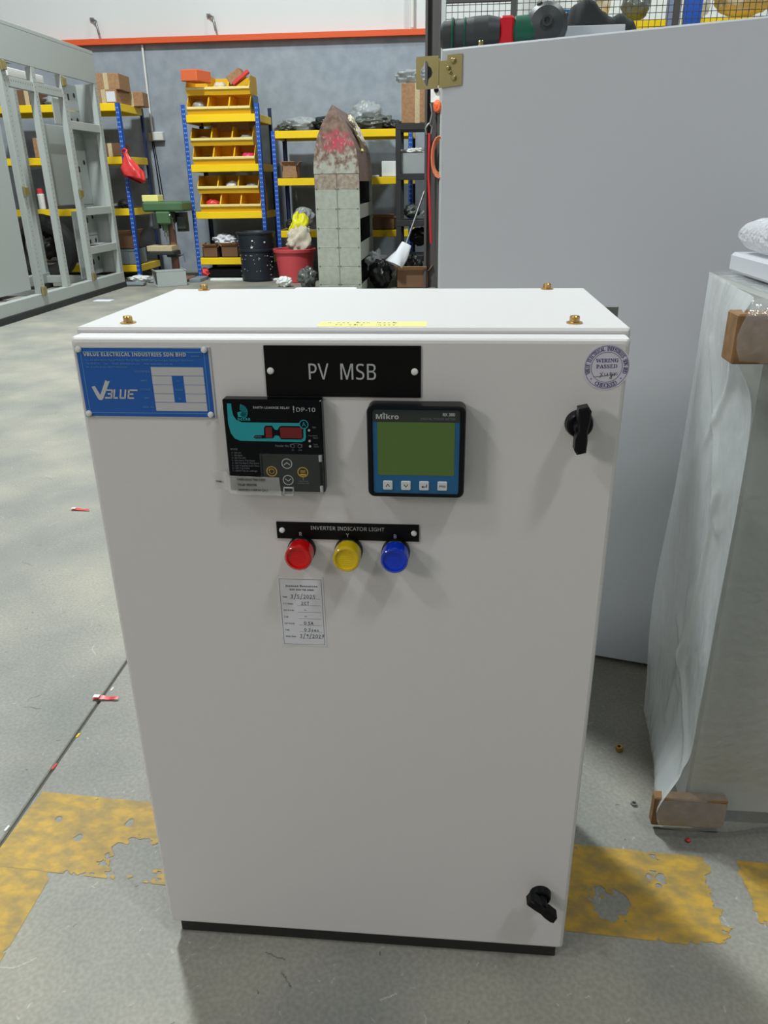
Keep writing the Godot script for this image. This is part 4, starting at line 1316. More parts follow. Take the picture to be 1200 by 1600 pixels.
func carton(called: String, label: String, lo: Vector3, hi: Vector3, m := "cardboard", turn := 0.0, open := false, group := "", tape := true) -> Node3D:
	var mid := Vector3((lo.x + hi.x) / 2, lo.y, (lo.z + hi.z) / 2)
	var c := thing(called, label, "box", mid, group, Basis(Vector3.UP, turn))
	var s := hi - lo
	var st := S()
	if open:
		var k := 0.006
		bb(st, Vector3(-s.x / 2, 0, -s.z / 2), Vector3(s.x / 2, k, s.z / 2))
		for e: float in [-1.0, 1.0]:
			bx(st, Vector3(e * (s.x / 2 - k / 2), s.y / 2, 0), Vector3(k, s.y, s.z))
			bx(st, Vector3(0, s.y / 2, e * (s.z / 2 - k / 2)), Vector3(s.x, s.y, k))
	else:
		bx(st, Vector3(0, s.y / 2, 0), s, 0.004)
	part(st, "carton_body", M[m], c)
	st = S()
	if open:
		for e: float in [-1.0, 1.0]:
			bx(st, Vector3(0, 0, 0.0), Vector3(0.004, s.y * 0.4, s.z * 0.96), 0.0, Transform3D(Basis(Vector3.BACK, -e * 0.7), Vector3(e * (s.x / 2 + s.y * 0.12), s.y + s.y * 0.13, 0)))
		bx(st, Vector3.ZERO, Vector3(s.x * 0.9, s.y * 0.4, 0.004), 0.0, Transform3D(Basis(Vector3.RIGHT, 0.9), Vector3(0, s.y + 0.02, s.z / 2 + s.y * 0.12)))
		part(st, "flap", M.cardboard, c)
	elif tape:
		bx(st, Vector3(0, s.y / 2, 0), Vector3(0.045, s.y + 0.002, s.z + 0.002), 0.001)
		part(st, "packing_tape", M.wood_pale, c)
	return c

func back_left() -> void:
	rack("storage_rack", "blue and yellow rack behind the open switchgear frame, red bag on its post", -4.95, -3.395, -7.93, -8.6, 1.745, [0.150, 0.735, 1.245, 1.745])
	var b := carton("cardboard_box", "upper brown carton of the pair on the left rack's top shelf", Vector3(-3.66, 1.872, -8.30), Vector3(-3.385, 2.02, -7.96), "cardboard", 0.06)
	b = carton("cardboard_box", "lower brown carton with a white label on the left rack's top shelf", Vector3(-3.69, 1.747, -8.32), Vector3(-3.415, 1.872, -7.95))
	var st := S()
	bb(st, Vector3(0.03, 0.012, 0.186), Vector3(0.125, 0.106, 0.1875))
	part(st, "paper_label", M.paper, b, "white shipping label")
	carton("cardboard_box", "brown carton at the right end of the left rack's top shelf", Vector3(-3.55, 1.747, -8.56), Vector3(-3.30, 1.885, -8.34), "cardboard", 0.1)
	carton("cardboard_box", "flat brown carton on the left rack's shelf beside the red bag", Vector3(-3.70, 1.247, -8.2), Vector3(-3.44, 1.375, -7.97), "cardboard_dark")
	carton("cardboard_box", "small brown carton seen through the switchgear frame on the rack shelf", Vector3(-4.42, 1.247, -8.2), Vector3(-4.28, 1.44, -7.99))
	carton("cardboard_box", "pale carton beside the left rack's leftmost pile on the top shelf", Vector3(-4.52, 1.747, -8.3), Vector3(-4.30, 1.89, -7.98), "cardboard_dark", 0.1)
	st = S()
	blob(st, Vector3(-4.12, 1.80, -8.15), Vector3(0.16, 0.055, 0.14), 0.35, 2.0, 71)
	solo(st, "bundle", M.clear_bag, "pale plastic bundle on the left rack's top shelf behind the crossbar", "bundle")
	# red bag hanging on the post
	st = S()
	sheet(st, 24, 28, func(u: float, v: float) -> Vector3:
		var a := TAU * v
		var w := 0.020 + 0.098 * smoothstep(0.0, 0.78, u) - 0.045 * smoothstep(0.95, 1.0, u)
		var fold := 1.0 + (0.13 * sin(a * 5.0 + u * 4.0) + 0.08 * sin(a * 9.0 - u * 13.0)) * (1.0 - u * 0.4)
		return Vector3(-3.365 + 0.065 * u + cos(a) * w * fold, 1.285 - 0.27 * u - 0.035 * cos(a + 0.6) * u * u, -7.865 + sin(a) * w * 0.6 * fold))
	var bag := thing("carrier_bag", "red plastic carrier bag knotted on the left rack's front post", "bag")
	sub(st, "bag_body", "red_plastic", bag)
	st = S()
	tube(st, [Vector3(-3.40, 1.265, -7.91), Vector3(-3.41, 1.30, -7.90), Vector3(-3.385, 1.315, -7.895), Vector3(-3.355, 1.30, -7.885), Vector3(-3.365, 1.27, -7.875)], 0.013, 8)
	sub(st, "bag_handle", "red_plastic", bag)
	# things on its lower shelves
	st = S()
	lathe(st, [Vector2(0, 0), Vector2(0.036, 0), Vector2(0.036, 0.15), Vector2(0.022, 0.165), Vector2(0, 0.165)], 18)
	var can := thing("spray_can", "white spray can with red cap on the left rack, seen through the frame", "spray can", Vector3(-4.47, 0.735, -8.06))
	sub(st, "can_body", "white_plastic", can)
	st = S()
	lathe(st, [Vector2(0.030, 0.16), Vector2(0.030, 0.205), Vector2(0.026, 0.21), Vector2(0, 0.21)], 18)
	sub(st, "cap", "red_plastic", can)
	for e: Array in [["bundle", "red_plastic", "crumpled red bag beside the white spray can on the rack", Vector3(-4.32, 0.83, -8.1), Vector3(0.085, 0.07, 0.08), 31], ["bundle", "clear_bag", "grey plastic bundle behind the red bag on the rack shelf", Vector3(-4.30, 0.96, -8.38), Vector3(0.20, 0.16, 0.13), 32], ["tool_part", "dark_steel", "dark machine part on the left rack shelf beside the drill", Vector3(-3.56, 0.775, -8.15), Vector3(0.07, 0.05, 0.06), 33], ["tool_part", "steel", "small steel part beside the dark machine part on the rack", Vector3(-3.68, 0.76, -8.2), Vector3(0.05, 0.03, 0.05), 34], ["bundle", "dark_bag", "dark bag in the left rack behind the tyre", Vector3(-4.60, 0.36, -8.3), Vector3(0.17, 0.16, 0.14), 35]]:
		st = S()
		blob(st, e[3], e[4], 0.3, 1.8, e[5])
		solo(st, e[0], M[e[1]], e[2], "plastic bag" if e[0] == "bundle" else "machine part")
	var tub := thing("storage_crate", "grey plastic crate on the bottom shelf of the left rack", "crate", Vector3(-3.57, 0.150, -8.14))
	st = S()
	for e: Array in [[Vector3(0, 0.003, 0), Vector3(0.25, 0.006, 0.3)], [Vector3(-0.122, 0.08, 0), Vector3(0.006, 0.16, 0.3)], [Vector3(0.122, 0.08, 0), Vector3(0.006, 0.16, 0.3)], [Vector3(0, 0.08, 0.147), Vector3(0.25, 0.16, 0.006)], [Vector3(0, 0.08, -0.147), Vector3(0.25, 0.16, 0.006)]]:
		bx(st, e[0], e[1], 0.001)
	sub(st, "crate_body", "tub_grey", tub)
	st = S()
	for k in 4:
		bx(st, Vector3(-0.09 + k * 0.06, 0.075, 0.152), Vector3(0.008, 0.13, 0.006), 0.001)
	bx(st, Vector3(0, 0.153, 0.154), Vector3(0.262, 0.014, 0.012), 0.002)
	sub(st, "crate_rim", "tub_grey", tub)
	carton("cardboard_box", "tilted brown carton sitting in the grey crate on the left rack", Vector3(-3.68, 0.312, -8.22), Vector3(-3.46, 0.47, -8.02), "cardboard_dark", 0.0, true)
	# a tyre standing on the floor behind the frame
	st = S()
	var prof := []
	for k in 13:
		var a := TAU * k / 12.0
		prof.append(Vector2(0.27 - cos(a) * 0.085, sin(a) * 0.10))
	prof.reverse()
	lathe(st, prof, 36, Transform3D(Basis(Vector3(0.2, 0, 0.98).normalized(), deg_to_rad(90)) * Basis(Vector3.BACK, 0.0), Vector3(-4.33, 0.357, -7.65)) * Transform3D(Basis(Vector3.BACK, PI / 2.0) * Basis(Vector3.RIGHT, PI / 2.0), Vector3.ZERO))
	solo(st, "tyre", M.tyre, "worn black tyre standing behind the open switchgear frame", "tyre")
	# conduit and isolator on the wall
	var sw := thing("wall_switch", "white isolator box at the end of a wall conduit", "switch", Vector3(-3.32, 1.475, -8.8))
	st = S()
	bb(st, Vector3(-0.055, -0.045, 0), Vector3(0.07, 0.045, 0.07), 0.006)
	sub(st, "switch_box", "white_plastic", sw)
	st = S()
	bb(st, Vector3(-0.105, -0.05, 0), Vector3(-0.058, 0.035, 0.055), 0.004)
	sub(st, "junction_box", "beige_cloth", sw)
	st = S()
	tube(st, [Vector3(-0.064, 0.03, 0.025), Vector3(-0.064, 0.5, 0.025), Vector3(-0.062, 0.905, 0.025)], 0.0125, 10)
	sub(st, "conduit", "white_plastic", sw)
	st = S()
	tube(st, [Vector3(-0.08, -0.05, 0.02), Vector3(-0.07, -0.3, 0.02), Vector3(-0.05, -0.62, 0.05)], 0.006, 6)
	tube(st, [Vector3(-0.065, -0.05, 0.02), Vector3(-0.045, -0.3, 0.02), Vector3(-0.02, -0.62, 0.05)], 0.005, 6)
	sub(st, "cable", "black_rubber", sw)
	for e: Array in [[-3.88, "left one, above the boxes"], [-2.57, "right one, above the bin rack"]]:
		st = S()
		tube(st, [Vector3(e[0] - 0.06, 2.645, -8.83), Vector3(e[0], 2.62, -8.80), Vector3(e[0] + 0.012, 2.55, -8.79), Vector3(e[0] + 0.02, 2.49, -8.80)], 0.012, 8)
		bb(st, Vector3(e[0] - 0.08, 2.63, -8.86), Vector3(e[0] - 0.04, 2.66, -8.83), 0.002)
		solo(st, "wall_hook", M.steel, "bent steel hook on the white upper wall, " + e[1], "hook", "hooks on the upper wall")
	st = S()
	tube(st, [Vector3(-0.42, 2.46, -8.80), Vector3(-0.42, 4.0, -8.80), Vector3(-0.42, 6.99, -8.80)], 0.02, 10)
	solo(st, "drop_pipe", M.white_plastic, "thin white pipe on the upper wall beside the steel column", "pipe")

# ---------------------------------------------------------------- pillar drill and the duct piece in front of it
func drill() -> void:
	var c := thing("pillar_drill", "green bench pillar drill with a timber block on its table", "drill press", Vector3(-2.925, 0, -7.70))
	var st := S()
	bb(st, Vector3(-0.16, 0, -0.22), Vector3(0.16, 0.04, 0.16), 0.01)
	cyl(st, Vector3(0.0, 0.04, -0.06), Vector3(0.0, 0.62, -0.06), 0.042, 0.038, 18)
	sub(st, "pillar", "rust", c)
	st = S()
	bb(st, Vector3(-0.235, 0.705, -0.26), Vector3(0.19, 0.805, 0.10), 0.02)
	sub(st, "belt_cover", "drill_green", c)
	st = S()
	bb(st, Vector3(-0.10, 0.585, -0.10), Vector3(0.055, 0.71, 0.12), 0.015)
	cyl(st, Vector3(-0.03, 0.60, 0.04), Vector3(-0.03, 0.52, 0.04), 0.04, 0.03, 16)
	sub(st, "head", "drill_green", c)
	st = S()
	bb(st, Vector3(-0.137, 0.54, 0.02), Vector3(-0.075, 0.70, 0.12), 0.008)
	sub(st, "switch_plate", "drill_dark", c)
	st = S()
	cyl(st, Vector3(0.115, 0.505, -0.10), Vector3(0.115, 0.695, -0.10), 0.062, 0.062, 18)
	bb(st, Vector3(0.08, 0.53, -0.05), Vector3(0.17, 0.66, -0.02), 0.006)
	sub(st, "motor", "drill_dark", c)
	st = S()
	cyl(st, Vector3(-0.03, 0.52, 0.04), Vector3(-0.03, 0.46, 0.04), 0.014, 0.02, 12)
	cyl(st, Vector3(-0.03, 0.46, 0.04), Vector3(-0.03, 0.41, 0.04), 0.006, 0.004, 8)
	sub(st, "chuck", "steel", c)
	st = S()
	for k in 3:
		var a := 0.5 + TAU * k / 3.0
		cyl(st, Vector3(0.06, 0.63, 0.06), Vector3(0.07, 0.63 + 0.10 * sin(a), 0.06 + 0.10 * cos(a)), 0.006, 0.006, 8)
	sub(st, "feed_handle", "steel", c)
	st = S()
	bb(st, Vector3(-0.20, 0.285, -0.09), Vector3(0.06, 0.318, 0.14), 0.006)
	bb(st, Vector3(-0.06, 0.25, -0.10), Vector3(0.06, 0.30, 0.02), 0.008)
	sub(st, "table", "drill_dark", c)
	st = S()
	cyl(st, Vector3(0.05, 0.27, -0.04), Vector3(0.115, 0.27, -0.02), 0.007, 0.007, 8)
	cyl(st, Vector3(0.115, 0.29, -0.02), Vector3(0.125, 0.20, -0.01), 0.007, 0.007, 8)
	sub(st, "crank", "steel", c)
	st = S()
	bb(st, Vector3(-3.155, 0.318, -7.80), Vector3(-2.885, 0.372, -7.58), 0.004)
	solo(st, "timber_block", M.wood_pale, "pale timber block lying on the drill's table", "timber block")
	st = S()
	bb(st, Vector3(-3.155, 0.806, -7.78), Vector3(-2.985, 0.868, -7.62), 0.004)
	solo(st, "carton_sleeve", M.yellow_paper, "pale yellow carton lying on the drill's green belt cover", "carton")
	# a short square duct lying on the floor
	var q := thing("duct_piece", "short square grey sheet metal duct on the floor below the drill", "duct", Vector3(-2.86, 0, -7.35), "", Basis(Vector3.UP, 0.55))
	st = S()
	for e: Array in [[Vector3(0, 0.003, 0), Vector3(0.30, 0.006, 0.22)], [Vector3(0, 0.147, 0), Vector3(0.30, 0.006, 0.22)], [Vector3(0, 0.075, 0.107), Vector3(0.30, 0.15, 0.006)], [Vector3(0, 0.075, -0.107), Vector3(0.30, 0.15, 0.006)]]:
		bx(st, e[0], e[1], 0.001)
	sub(st, "duct_wall", "frame_paint", q)
	st = S()
	for x: float in [-0.149, 0.149]:
		bx(st, Vector3(x, 0.155, 0), Vector3(0.012, 0.01, 0.23), 0.001)
	sub(st, "duct_flange", "frame_paint", q)

# ---------------------------------------------------------------- rack of yellow bins
func bin_rack() -> void:
	rack("bin_rack", "tall narrow blue and yellow rack filled with yellow parts bins", -2.765, -1.95, -8.0, -8.6, 1.72, [0.215, 0.690, 1.155, 1.625])
	var bin0 := stack_bin()
	var rows := [[0.692, -2.634, "bottom"], [1.157, -2.665, "middle"], [1.627, -2.675, "top"]]
	for r in 3:
		for up in 2:
			for k in 3:
				var b: Node3D = bin0 if r + up + k == 0 else bin0.duplicate()
				b.name = numbered("parts_bin")
				add_child(b)
				b.position = Vector3(rows[r][1] + 0.082 + k * 0.2225 + up * (-0.012 if r == 1 else -0.02 if r == 0 else 0.0), rows[r][0] + up * 0.180, -8.0 - up * 0.03)
				tag(b, "yellow plastic bin, %s of the %s row on the %s bin shelf" % [["left", "middle", "right"][k], ["lower", "upper"][up], rows[r][2]], "bin", "yellow parts bins on the bin rack")
	# what the bins hold and what lies on them
	for e: Array in [["red_plastic", "crumpled red bag in the bottom shelf's lower left bin", Vector3(-2.56, 0.765, -8.12), Vector3(0.072, 0.05, 0.07), 1], ["pink_plastic", "pink plastic pack in the middle shelf's lower right bin", Vector3(-2.12, 1.225, -8.12), Vector3(0.072, 0.045, 0.07), 2], ["foam_white", "white paper packet in the bottom shelf's upper middle bin", Vector3(-2.33, 0.945, -8.15), Vector3(0.07, 0.05, 0.06), 3], ["clear_bag", "clear bag in the bottom shelf's upper right bin", Vector3(-2.11, 0.935, -8.15), Vector3(0.072, 0.04, 0.06), 4], ["rust", "brown parts in the middle shelf's upper left bin", Vector3(-2.59, 1.40, -8.15), Vector3(0.08, 0.035, 0.06), 5], ["clear_bag", "clear bag in the top shelf's lower left bin", Vector3(-2.61, 1.715, -8.13), Vector3(0.072, 0.045, 0.06), 6], ["cream_cloth", "cream packets in the top shelf's upper middle bin", Vector3(-2.365, 1.885, -8.13), Vector3(0.072, 0.045, 0.07), 7], ["clear_bag", "clear bag in the middle shelf's upper right bin", Vector3(-2.13, 1.40, -8.13), Vector3(0.072, 0.04, 0.06), 8], ["dark_bag", "dark parts in the middle shelf's lower left bin", Vector3(-2.57, 1.21, -8.12), Vector3(0.072, 0.03, 0.06), 9]]:
		var st := S()
		blob(st, e[2], e[3], 0.3, 2.2, 50 + e[4], 10, 16)
		solo(st, "bin_contents", M[e[0]], e[1], "bag", "contents of the yellow bins")
	var st := S()
	var t := Transform3D(Basis(Vector3.UP, -0.35) * Basis(Vector3.BACK, -0.04), Vector3(-2.585, 1.915, -8.03))
	bx(st, Vector3(0, 0.06, 0), Vector3(0.20, 0.105, 0.24), 0.006, t)
	solo(st, "orange_box", M.orange_paper, "orange paper box lying on the top row's left bin", "box")
	st = S()
	bx(st, Vector3(0, 0.06, 0), Vector3(0.16, 0.09, 0.16), 0.004, Transform3D(Basis(Vector3.BACK, 0.55), Vector3(-2.16, 1.92, -8.14)))
	solo(st, "small_carton", M.cardboard, "brown carton tipped into the top row's right bin", "carton")
	st = S()
	bx(st, Vector3(0, 0, 0), Vector3(0.20, 0.035, 0.06), 0.004, Transform3D(Basis(Vector3.BACK, 0.6), Vector3(-2.12, 1.955, -8.04)))
	solo(st, "red_box", M.red_plastic, "narrow red box lying in the top row's right bin", "box")
	st = S()
	bb(st, Vector3(-2.01, 1.660, -8.24), Vector3(-2.003, 1.80, -8.05), 0.001)
	solo(st, "blue_leaflet", M.meter_blue, "blue and white leaflet standing beside the top shelf's bins", "leaflet")
	carton("cardboard_box", "long brown carton behind the bins on the bin rack's middle shelf", Vector3(-2.54, 1.485, -8.5), Vector3(-2.13, 1.60, -8.26), "cardboard", 0.0, false, "", false)
	# bottom shelf
	carton("cardboard_box", "open brown carton at the left of the bin rack's floor-level shelf", Vector3(-2.70, 0.217, -8.28), Vector3(-2.53, 0.325, -8.04), "cardboard_dark", 0.0, true)
	carton("cardboard_box", "open brown carton at the right of the bin rack's floor-level shelf", Vector3(-2.49, 0.217, -8.30), Vector3(-2.30, 0.335, -8.04), "cardboard_dark", 0.0, true)
	st = S()
	blob(st, Vector3(-2.47, 0.385, -8.17), Vector3(0.13, 0.06, 0.10), 0.5, 2.5, 81)
	solo(st, "paper_scraps", M.paper, "white paper scraps on the cartons of the bin rack's floor-level shelf", "paper")
	st = S()
	bx(st, Vector3.ZERO, Vector3(0.065, 0.10, 0.006), 0.001, Transform3D(Basis(Vector3.UP, 0.2), Vector3(-2.262, 0.37, -8.1)))
	bx(st, Vector3(0, -0.10, -0.02), Vector3(0.06, 0.10, 0.05), 0.001, Transform3D(Basis(Vector3.UP, 0.2), Vector3(-2.262, 0.37, -8.1)))
	solo(st, "cardboard_flap", M.wood_pale, "piece of pale cardboard standing between the cartons and the drum", "cardboard")
	st = S()
	bb(st, Vector3(-2.66, 0.0, -8.25), Vector3(-2.2, 0.10, -8.04), 0.01)
	solo(st, "dark_plank", M.black_rubber, "black beam on the floor under the bin rack", "beam")
	st = S()
	bb(st, Vector3(-2.74, 0.0, -7.9), Vector3(-2.62, 0.035, -7.6), 0.004)
	bx(st, Vector3(-2.55, 0.02, -7.62), Vector3(0.34, 0.03, 0.13), 0.006, Transform3D(Basis(Vector3.UP, 0.1), Vector3.ZERO))
	solo(st, "floor_offcut", M.tub_grey, "grey offcut on the floor in front of the bin rack", "offcut")
	st = S()
	blob(st, Vector3(-2.70, 0.055, -8.05), Vector3(0.055, 0.05, 0.05), 0.4, 2.5, 82)
	solo(st, "red_scrap", M.red_plastic, "small red scrap on the floor at the foot of the bin rack", "scrap")
	st = S()
	bb(st, Vector3(-2.55, 0.0, -7.80), Vector3(-1.72, 0.022, -7.72), 0.004)
	solo(st, "white_strip", M.foam_white, "long white foam strip on the floor before drum and tub", "strip")

# ---------------------------------------------------------------- drum, tub, rack on the right
func drum_and_tub() -> void:
	var st := S()
	var at := Vector3(-2.02, 0, -7.765)
	lathe(st, [Vector2(0, 0.0), Vector2(0.165, 0.0), Vector2(0.175, 0.02), Vector2(0.178, 0.30), Vector2(0.188, 0.305), Vector2(0.188, 0.325), Vector2(0.182, 0.33), Vector2(0.196, 0.475), Vector2(0.205, 0.48), Vector2(0.205, 0.495), Vector2(0.190, 0.5), Vector2(0.180, 0.47), Vector2(0.165, 0.05), Vector2(0, 0.05)], 32, Transform3D(Basis.IDENTITY, at))
	var d := thing("black_drum", "black ribbed drum splashed with white paint beside the bin rack", "drum")
	sub(st, "drum_body", "drum_paint", d)
	st = S()
	for k in 44:
		var a := rng.randf_range(0.1, PI - 0.1)
		var y := rng.randf_range(0.05, 0.28) if k < 36 else rng.randf_range(0.34, 0.44)
		var r := 0.1785 if y < 0.3 else 0.19
		bx(st, Vector3(0, 0, 0), Vector3(rng.randf_range(0.003, 0.008) * (3.0 if k > 40 else 1.0), rng.randf_range(0.003, 0.008) * (2.0 if k > 40 else 1.0), 0.004), 0.0, Transform3D(Basis(Vector3.UP, PI / 2.0 - a), at + Vector3(cos(a) * r, y, sin(a) * r)))
	part(st, "paint_splash", M.foam_white, d).set_meta("kind", "stuff")
	st = S()
	at = Vector3(-1.59, 0, -7.66)
	lathe(st, [Vector2(0, 0.0), Vector2(0.165, 0.0), Vector2(0.17, 0.01), Vector2(0.205, 0.30), Vector2(0.222, 0.302), Vector2(0.226, 0.33), Vector2(0.218, 0.335), Vector2(0.2, 0.33), Vector2(0.165, 0.02), Vector2(0, 0.02)], 36, Transform3D(Basis.IDENTITY, at))
	solo(st, "red_tub", M.tub_red, "red plastic tub on the floor holding a yellow bag", "tub")
	st = S()
	blob(st, Vector3(-1.53, 0.50, -7.70), Vector3(0.10, 0.165, 0.09), 0.45, 1.6, 61)
	solo(st, "yellow_bag", M.yellow_bag, "bright yellow bag poking out of the red tub", "bag")
	st = S()
	blob(st, Vector3(-1.52, 0.40, -7.60), Vector3(0.12, 0.15, 0.075), 0.55, 1.6, 62)
	solo(st, "cream_sack", M.cream_cloth, "cream cloth sack in the red tub before the yellow bag", "sack")
	st = S()
	blob(st, Vector3(-1.49, 0.65, -7.78), Vector3(0.10, 0.08, 0.08), 0.4, 1.8, 63)
	solo(st, "clear_bag", M.clear_bag, "clear plastic bag above the yellow bag in the tub", "bag")
	rack("storage_rack", "wide low blue and yellow rack behind the pointed sheet metal tower", -1.84, -0.37, -8.0, -8.6, 1.46, [0.49, 1.01, 1.46])
	for e: Array in [["clear_bag", "clear bag pile at the left of the wide rack's top", Vector3(-1.56, 1.53, -8.2), Vector3(0.20, 0.07, 0.13), 91], ["dark_bag", "dark bag pile behind the tower tip on the wide rack", Vector3(-1.25, 1.52, -8.2), Vector3(0.20, 0.075, 0.13), 92], ["grey_bag", "grey bag pile at the right of the wide rack's top", Vector3(-0.80, 1.53, -8.2), Vector3(0.22, 0.08, 0.14), 93], ["grey_bag", "grey bag between the clear and dark piles on the wide rack", Vector3(-1.70, 1.50, -8.15), Vector3(0.10, 0.05, 0.10), 94], ["dark_bag", "dark scrap at the right end of the wide rack's top", Vector3(-0.57, 1.50, -8.15), Vector3(0.11, 0.045, 0.10), 95], ["clear_bag", "tall clear bag standing behind the grey pile on the wide rack", Vector3(-0.88, 1.62, -8.4), Vector3(0.17, 0.13, 0.1), 96]]:
		st = S()
		blob(st, e[2], e[3], 0.42, 2.2, e[4])
		solo(st, "plastic_pile", M[e[0]], e[1], "plastic bags", "plastic bags on the wide rack's top shelf")
	carton("cardboard_box", "small open brown carton on the wide rack's middle shelf", Vector3(-1.745, 1.012, -8.2), Vector3(-1.59, 1.135, -8.02), "cardboard", 0.0, true)
	carton("cardboard_box", "open brown carton on the wide rack's lower shelf beside the black shelf", Vector3(-0.80, 0.492, -8.25), Vector3(-0.56, 0.61, -8.02), "cardboard_dark", 0.0, true)
	carton("white_box", "white box on the wide rack's middle shelf beside the black shelf", Vector3(-0.70, 1.012, -8.2), Vector3(-0.52, 1.16, -8.03), "foam_white", 0.1, false, "", false)
	st = S()
	blob(st, Vector3(-1.70, 0.55, -8.12), Vector3(0.06, 0.055, 0.06), 0.3, 2.0, 97)
	solo(st, "tool_part", M.dark_steel, "dark round part on the wide rack's lower shelf above the tub", "machine part")
	st = S()
	blob(st, Vector3(-1.60, 0.525, -8.1), Vector3(0.09, 0.03, 0.07), 0.5, 2.0, 98)
	solo(st, "paper_scraps", M.paper, "pale scraps on the wide rack's lower shelf above the tub", "paper")
	st = S()
	bx(st, Vector3(-0.76, 1.02, -8.06), Vector3(0.07, 0.015, 0.05), 0.002)
	solo(st, "white_tile", M.foam_white, "small white piece lying left of the white box", "scrap")

# ---------------------------------------------------------------- pointed sheet metal tower
func tower() -> void:
	var c := thing("sheet_metal_tower", "tall pointed tower of welded steel plates, rusty red at its tip", "steel tower", Vector3(-1.165, 0, -6.60))
	var w := 0.402
	var D := 1.10
	var rows := [0.0, 0.089, 0.250, 0.412, 0.577, 0.741, 0.905, 1.030]
	var half := w / 2 - 0.004
	for r in 7:
		for k in 2:
			var y0: float = rows[r] + 0.0009
			var y1: float = rows[r + 1] - 0.0009
			var st := S()
			var x0 := 0.003 + k * (w / 2)
			bb(st, Vector3(x0, y0, -0.012 - 0.004 * float((r + k) % 2)), Vector3(x0 + half, y1, 0.0 + 0.002 * rng.randf()), 0.0015)
			sub(st, "front_plate", "galvanised" if r < 6 else "rusty_zinc", c)
	# pointed head
	var L := [Vector2(0.0, 1.034), Vector2(0.0, 1.09), Vector2(0.008, 1.16), Vector2(0.020, 1.24), Vector2(0.045, 1.33), Vector2(0.085, 1.42), Vector2(0.135, 1.50), Vector2(0.185, 1.572)]
	var R := [Vector2(0.198, 1.565), Vector2(0.245, 1.49), Vector2(0.30, 1.405), Vector2(0.345, 1.32), Vector2(0.380, 1.23), Vector2(0.397, 1.13), Vector2(0.402, 1.034)]
	var outline := L + R
	var st := S()
	var ids := Geometry2D.triangulate_polygon(PackedVector2Array(outline))
	for k in range(0, ids.size(), 3):
		for z: float in [0.002, -0.012]:
			for q: int in ([0, 1, 2] if z < 0 else [0, 2, 1]):
				var p: Vector2 = outline[ids[k + q]]
				st.set_normal(Vector3(0, 0, signf(z)))
				st.set_uv(Vector2(p.x / 0.402, (1.572 - p.y) / 0.54))
				st.add_vertex(Vector3(p.x, p.y, z))
	sub(st, "head_plate", "head_stain", c, "pointed steel plate, rusty with a red stain")
	# skin over the point, left and right
	st = S()
	for e: Array in [[L, D], [R, D]]:
		for i in e[0].size() - 1:
			var a: Vector2 = e[0][i]
			var b: Vector2 = e[0][i + 1]
			quad(st, Vector3(a.x, a.y, 0), Vector3(b.x, b.y, 0), Vector3(b.x, b.y, -e[1]), Vector3(a.x, a.y, -e[1]), Vector3(b.y - a.y, a.x - b.x, 0) * -1.0)
	for i in R.size() - 1:
		var a: Vector2 = R[i] - Vector2(0.006, 0.006)
		var b: Vector2 = R[i + 1] - Vector2(0.006, 0.0)
		quad(st, Vector3(a.x, a.y, 0), Vector3(b.x, b.y, 0), Vector3(b.x, b.y, -D), Vector3(a.x, a.y, -D), Vector3(-1, -1, 0))
	sub(st, "head_skin", "rusty_sheet", c)
	# right side: bands with openings between, then posts and back
	for e: Array in [[0.0, 0.085, "galvanised"], [0.30, 0.455, "galvanised"], [0.66, 0.78, "galvanised"], [0.97, 1.10, "rusty_sheet"]]:
		st = S()
		bb(st, Vector3(w - 0.010, e[0], -D), Vector3(w, e[1], -0.006), 0.002)
		sub(st, "side_band", e[2], c)
	for p: Vector2 in [Vector2(0.0, -0.03), Vector2(w - 0.03, -0.03), Vector2(0.0, -D), Vector2(w - 0.03, -D)]:
		st = S()
		bb(st, Vector3(p.x, 0.0, p.y), Vector3(p.x + 0.028, 1.04, p.y + 0.018), 0.002)
		sub(st, "corner_post", "galvanised", c)
	st = S()
	bb(st, Vector3(0.0, 0.0, -D), Vector3(0.008, 1.04, -0.012), 0.001)
	bb(st, Vector3(0.0, 0.0, -D), Vector3(w - 0.03, 1.04, -D + 0.008), 0.001)
	sub(st, "side_sheet", "dark_steel", c)
	st = S()
	bb(st, Vector3(0.002, 0.0, -0.02), Vector3(w - 0.012, 1.03, -0.008), 0.001)
	sub(st, "backing_sheet", "galvanised", c)
	st = S()
	for r in range(1, 7):
		for x: float in [0.02, w / 2 - 0.012, w / 2 + 0.012, w - 0.02]:
			cyl(st, Vector3(x, rows[r] + 0.004, 0.0), Vector3(x, rows[r] + 0.004, 0.006), 0.006, 0.005, 8)
	sub(st, "weld_tacks", "weld", c)
	st = S()
	blob(st, Vector3(0.02, 0.0, 0.0), Vector3(0.028, 0.12, 0.12), 0.3, 2.0, 44)
	blob(st, Vector3(0.025, 0.10, 0.10), Vector3(0.025, 0.05, 0.08), 0.3, 2.0, 45)
	var fs := solo(st, "foam_scraps", M.cream_cloth, "torn cream foam scraps lying on the tower's sloping side", "foam", "", Vector3(-0.828, 1.365, -7.0))
	fs.rotation.z = 0.48
	st = S()
	bx(st, Vector3.ZERO, Vector3(0.02, 0.02, 0.6), 0.004, Transform3D(Basis(Vector3.UP, 0.1), Vector3(-0.8, 1.23, -7.25)))
	solo(st, "yellow_rod", M.yellow_paper, "thin yellow strip along the tower's right side", "strip")

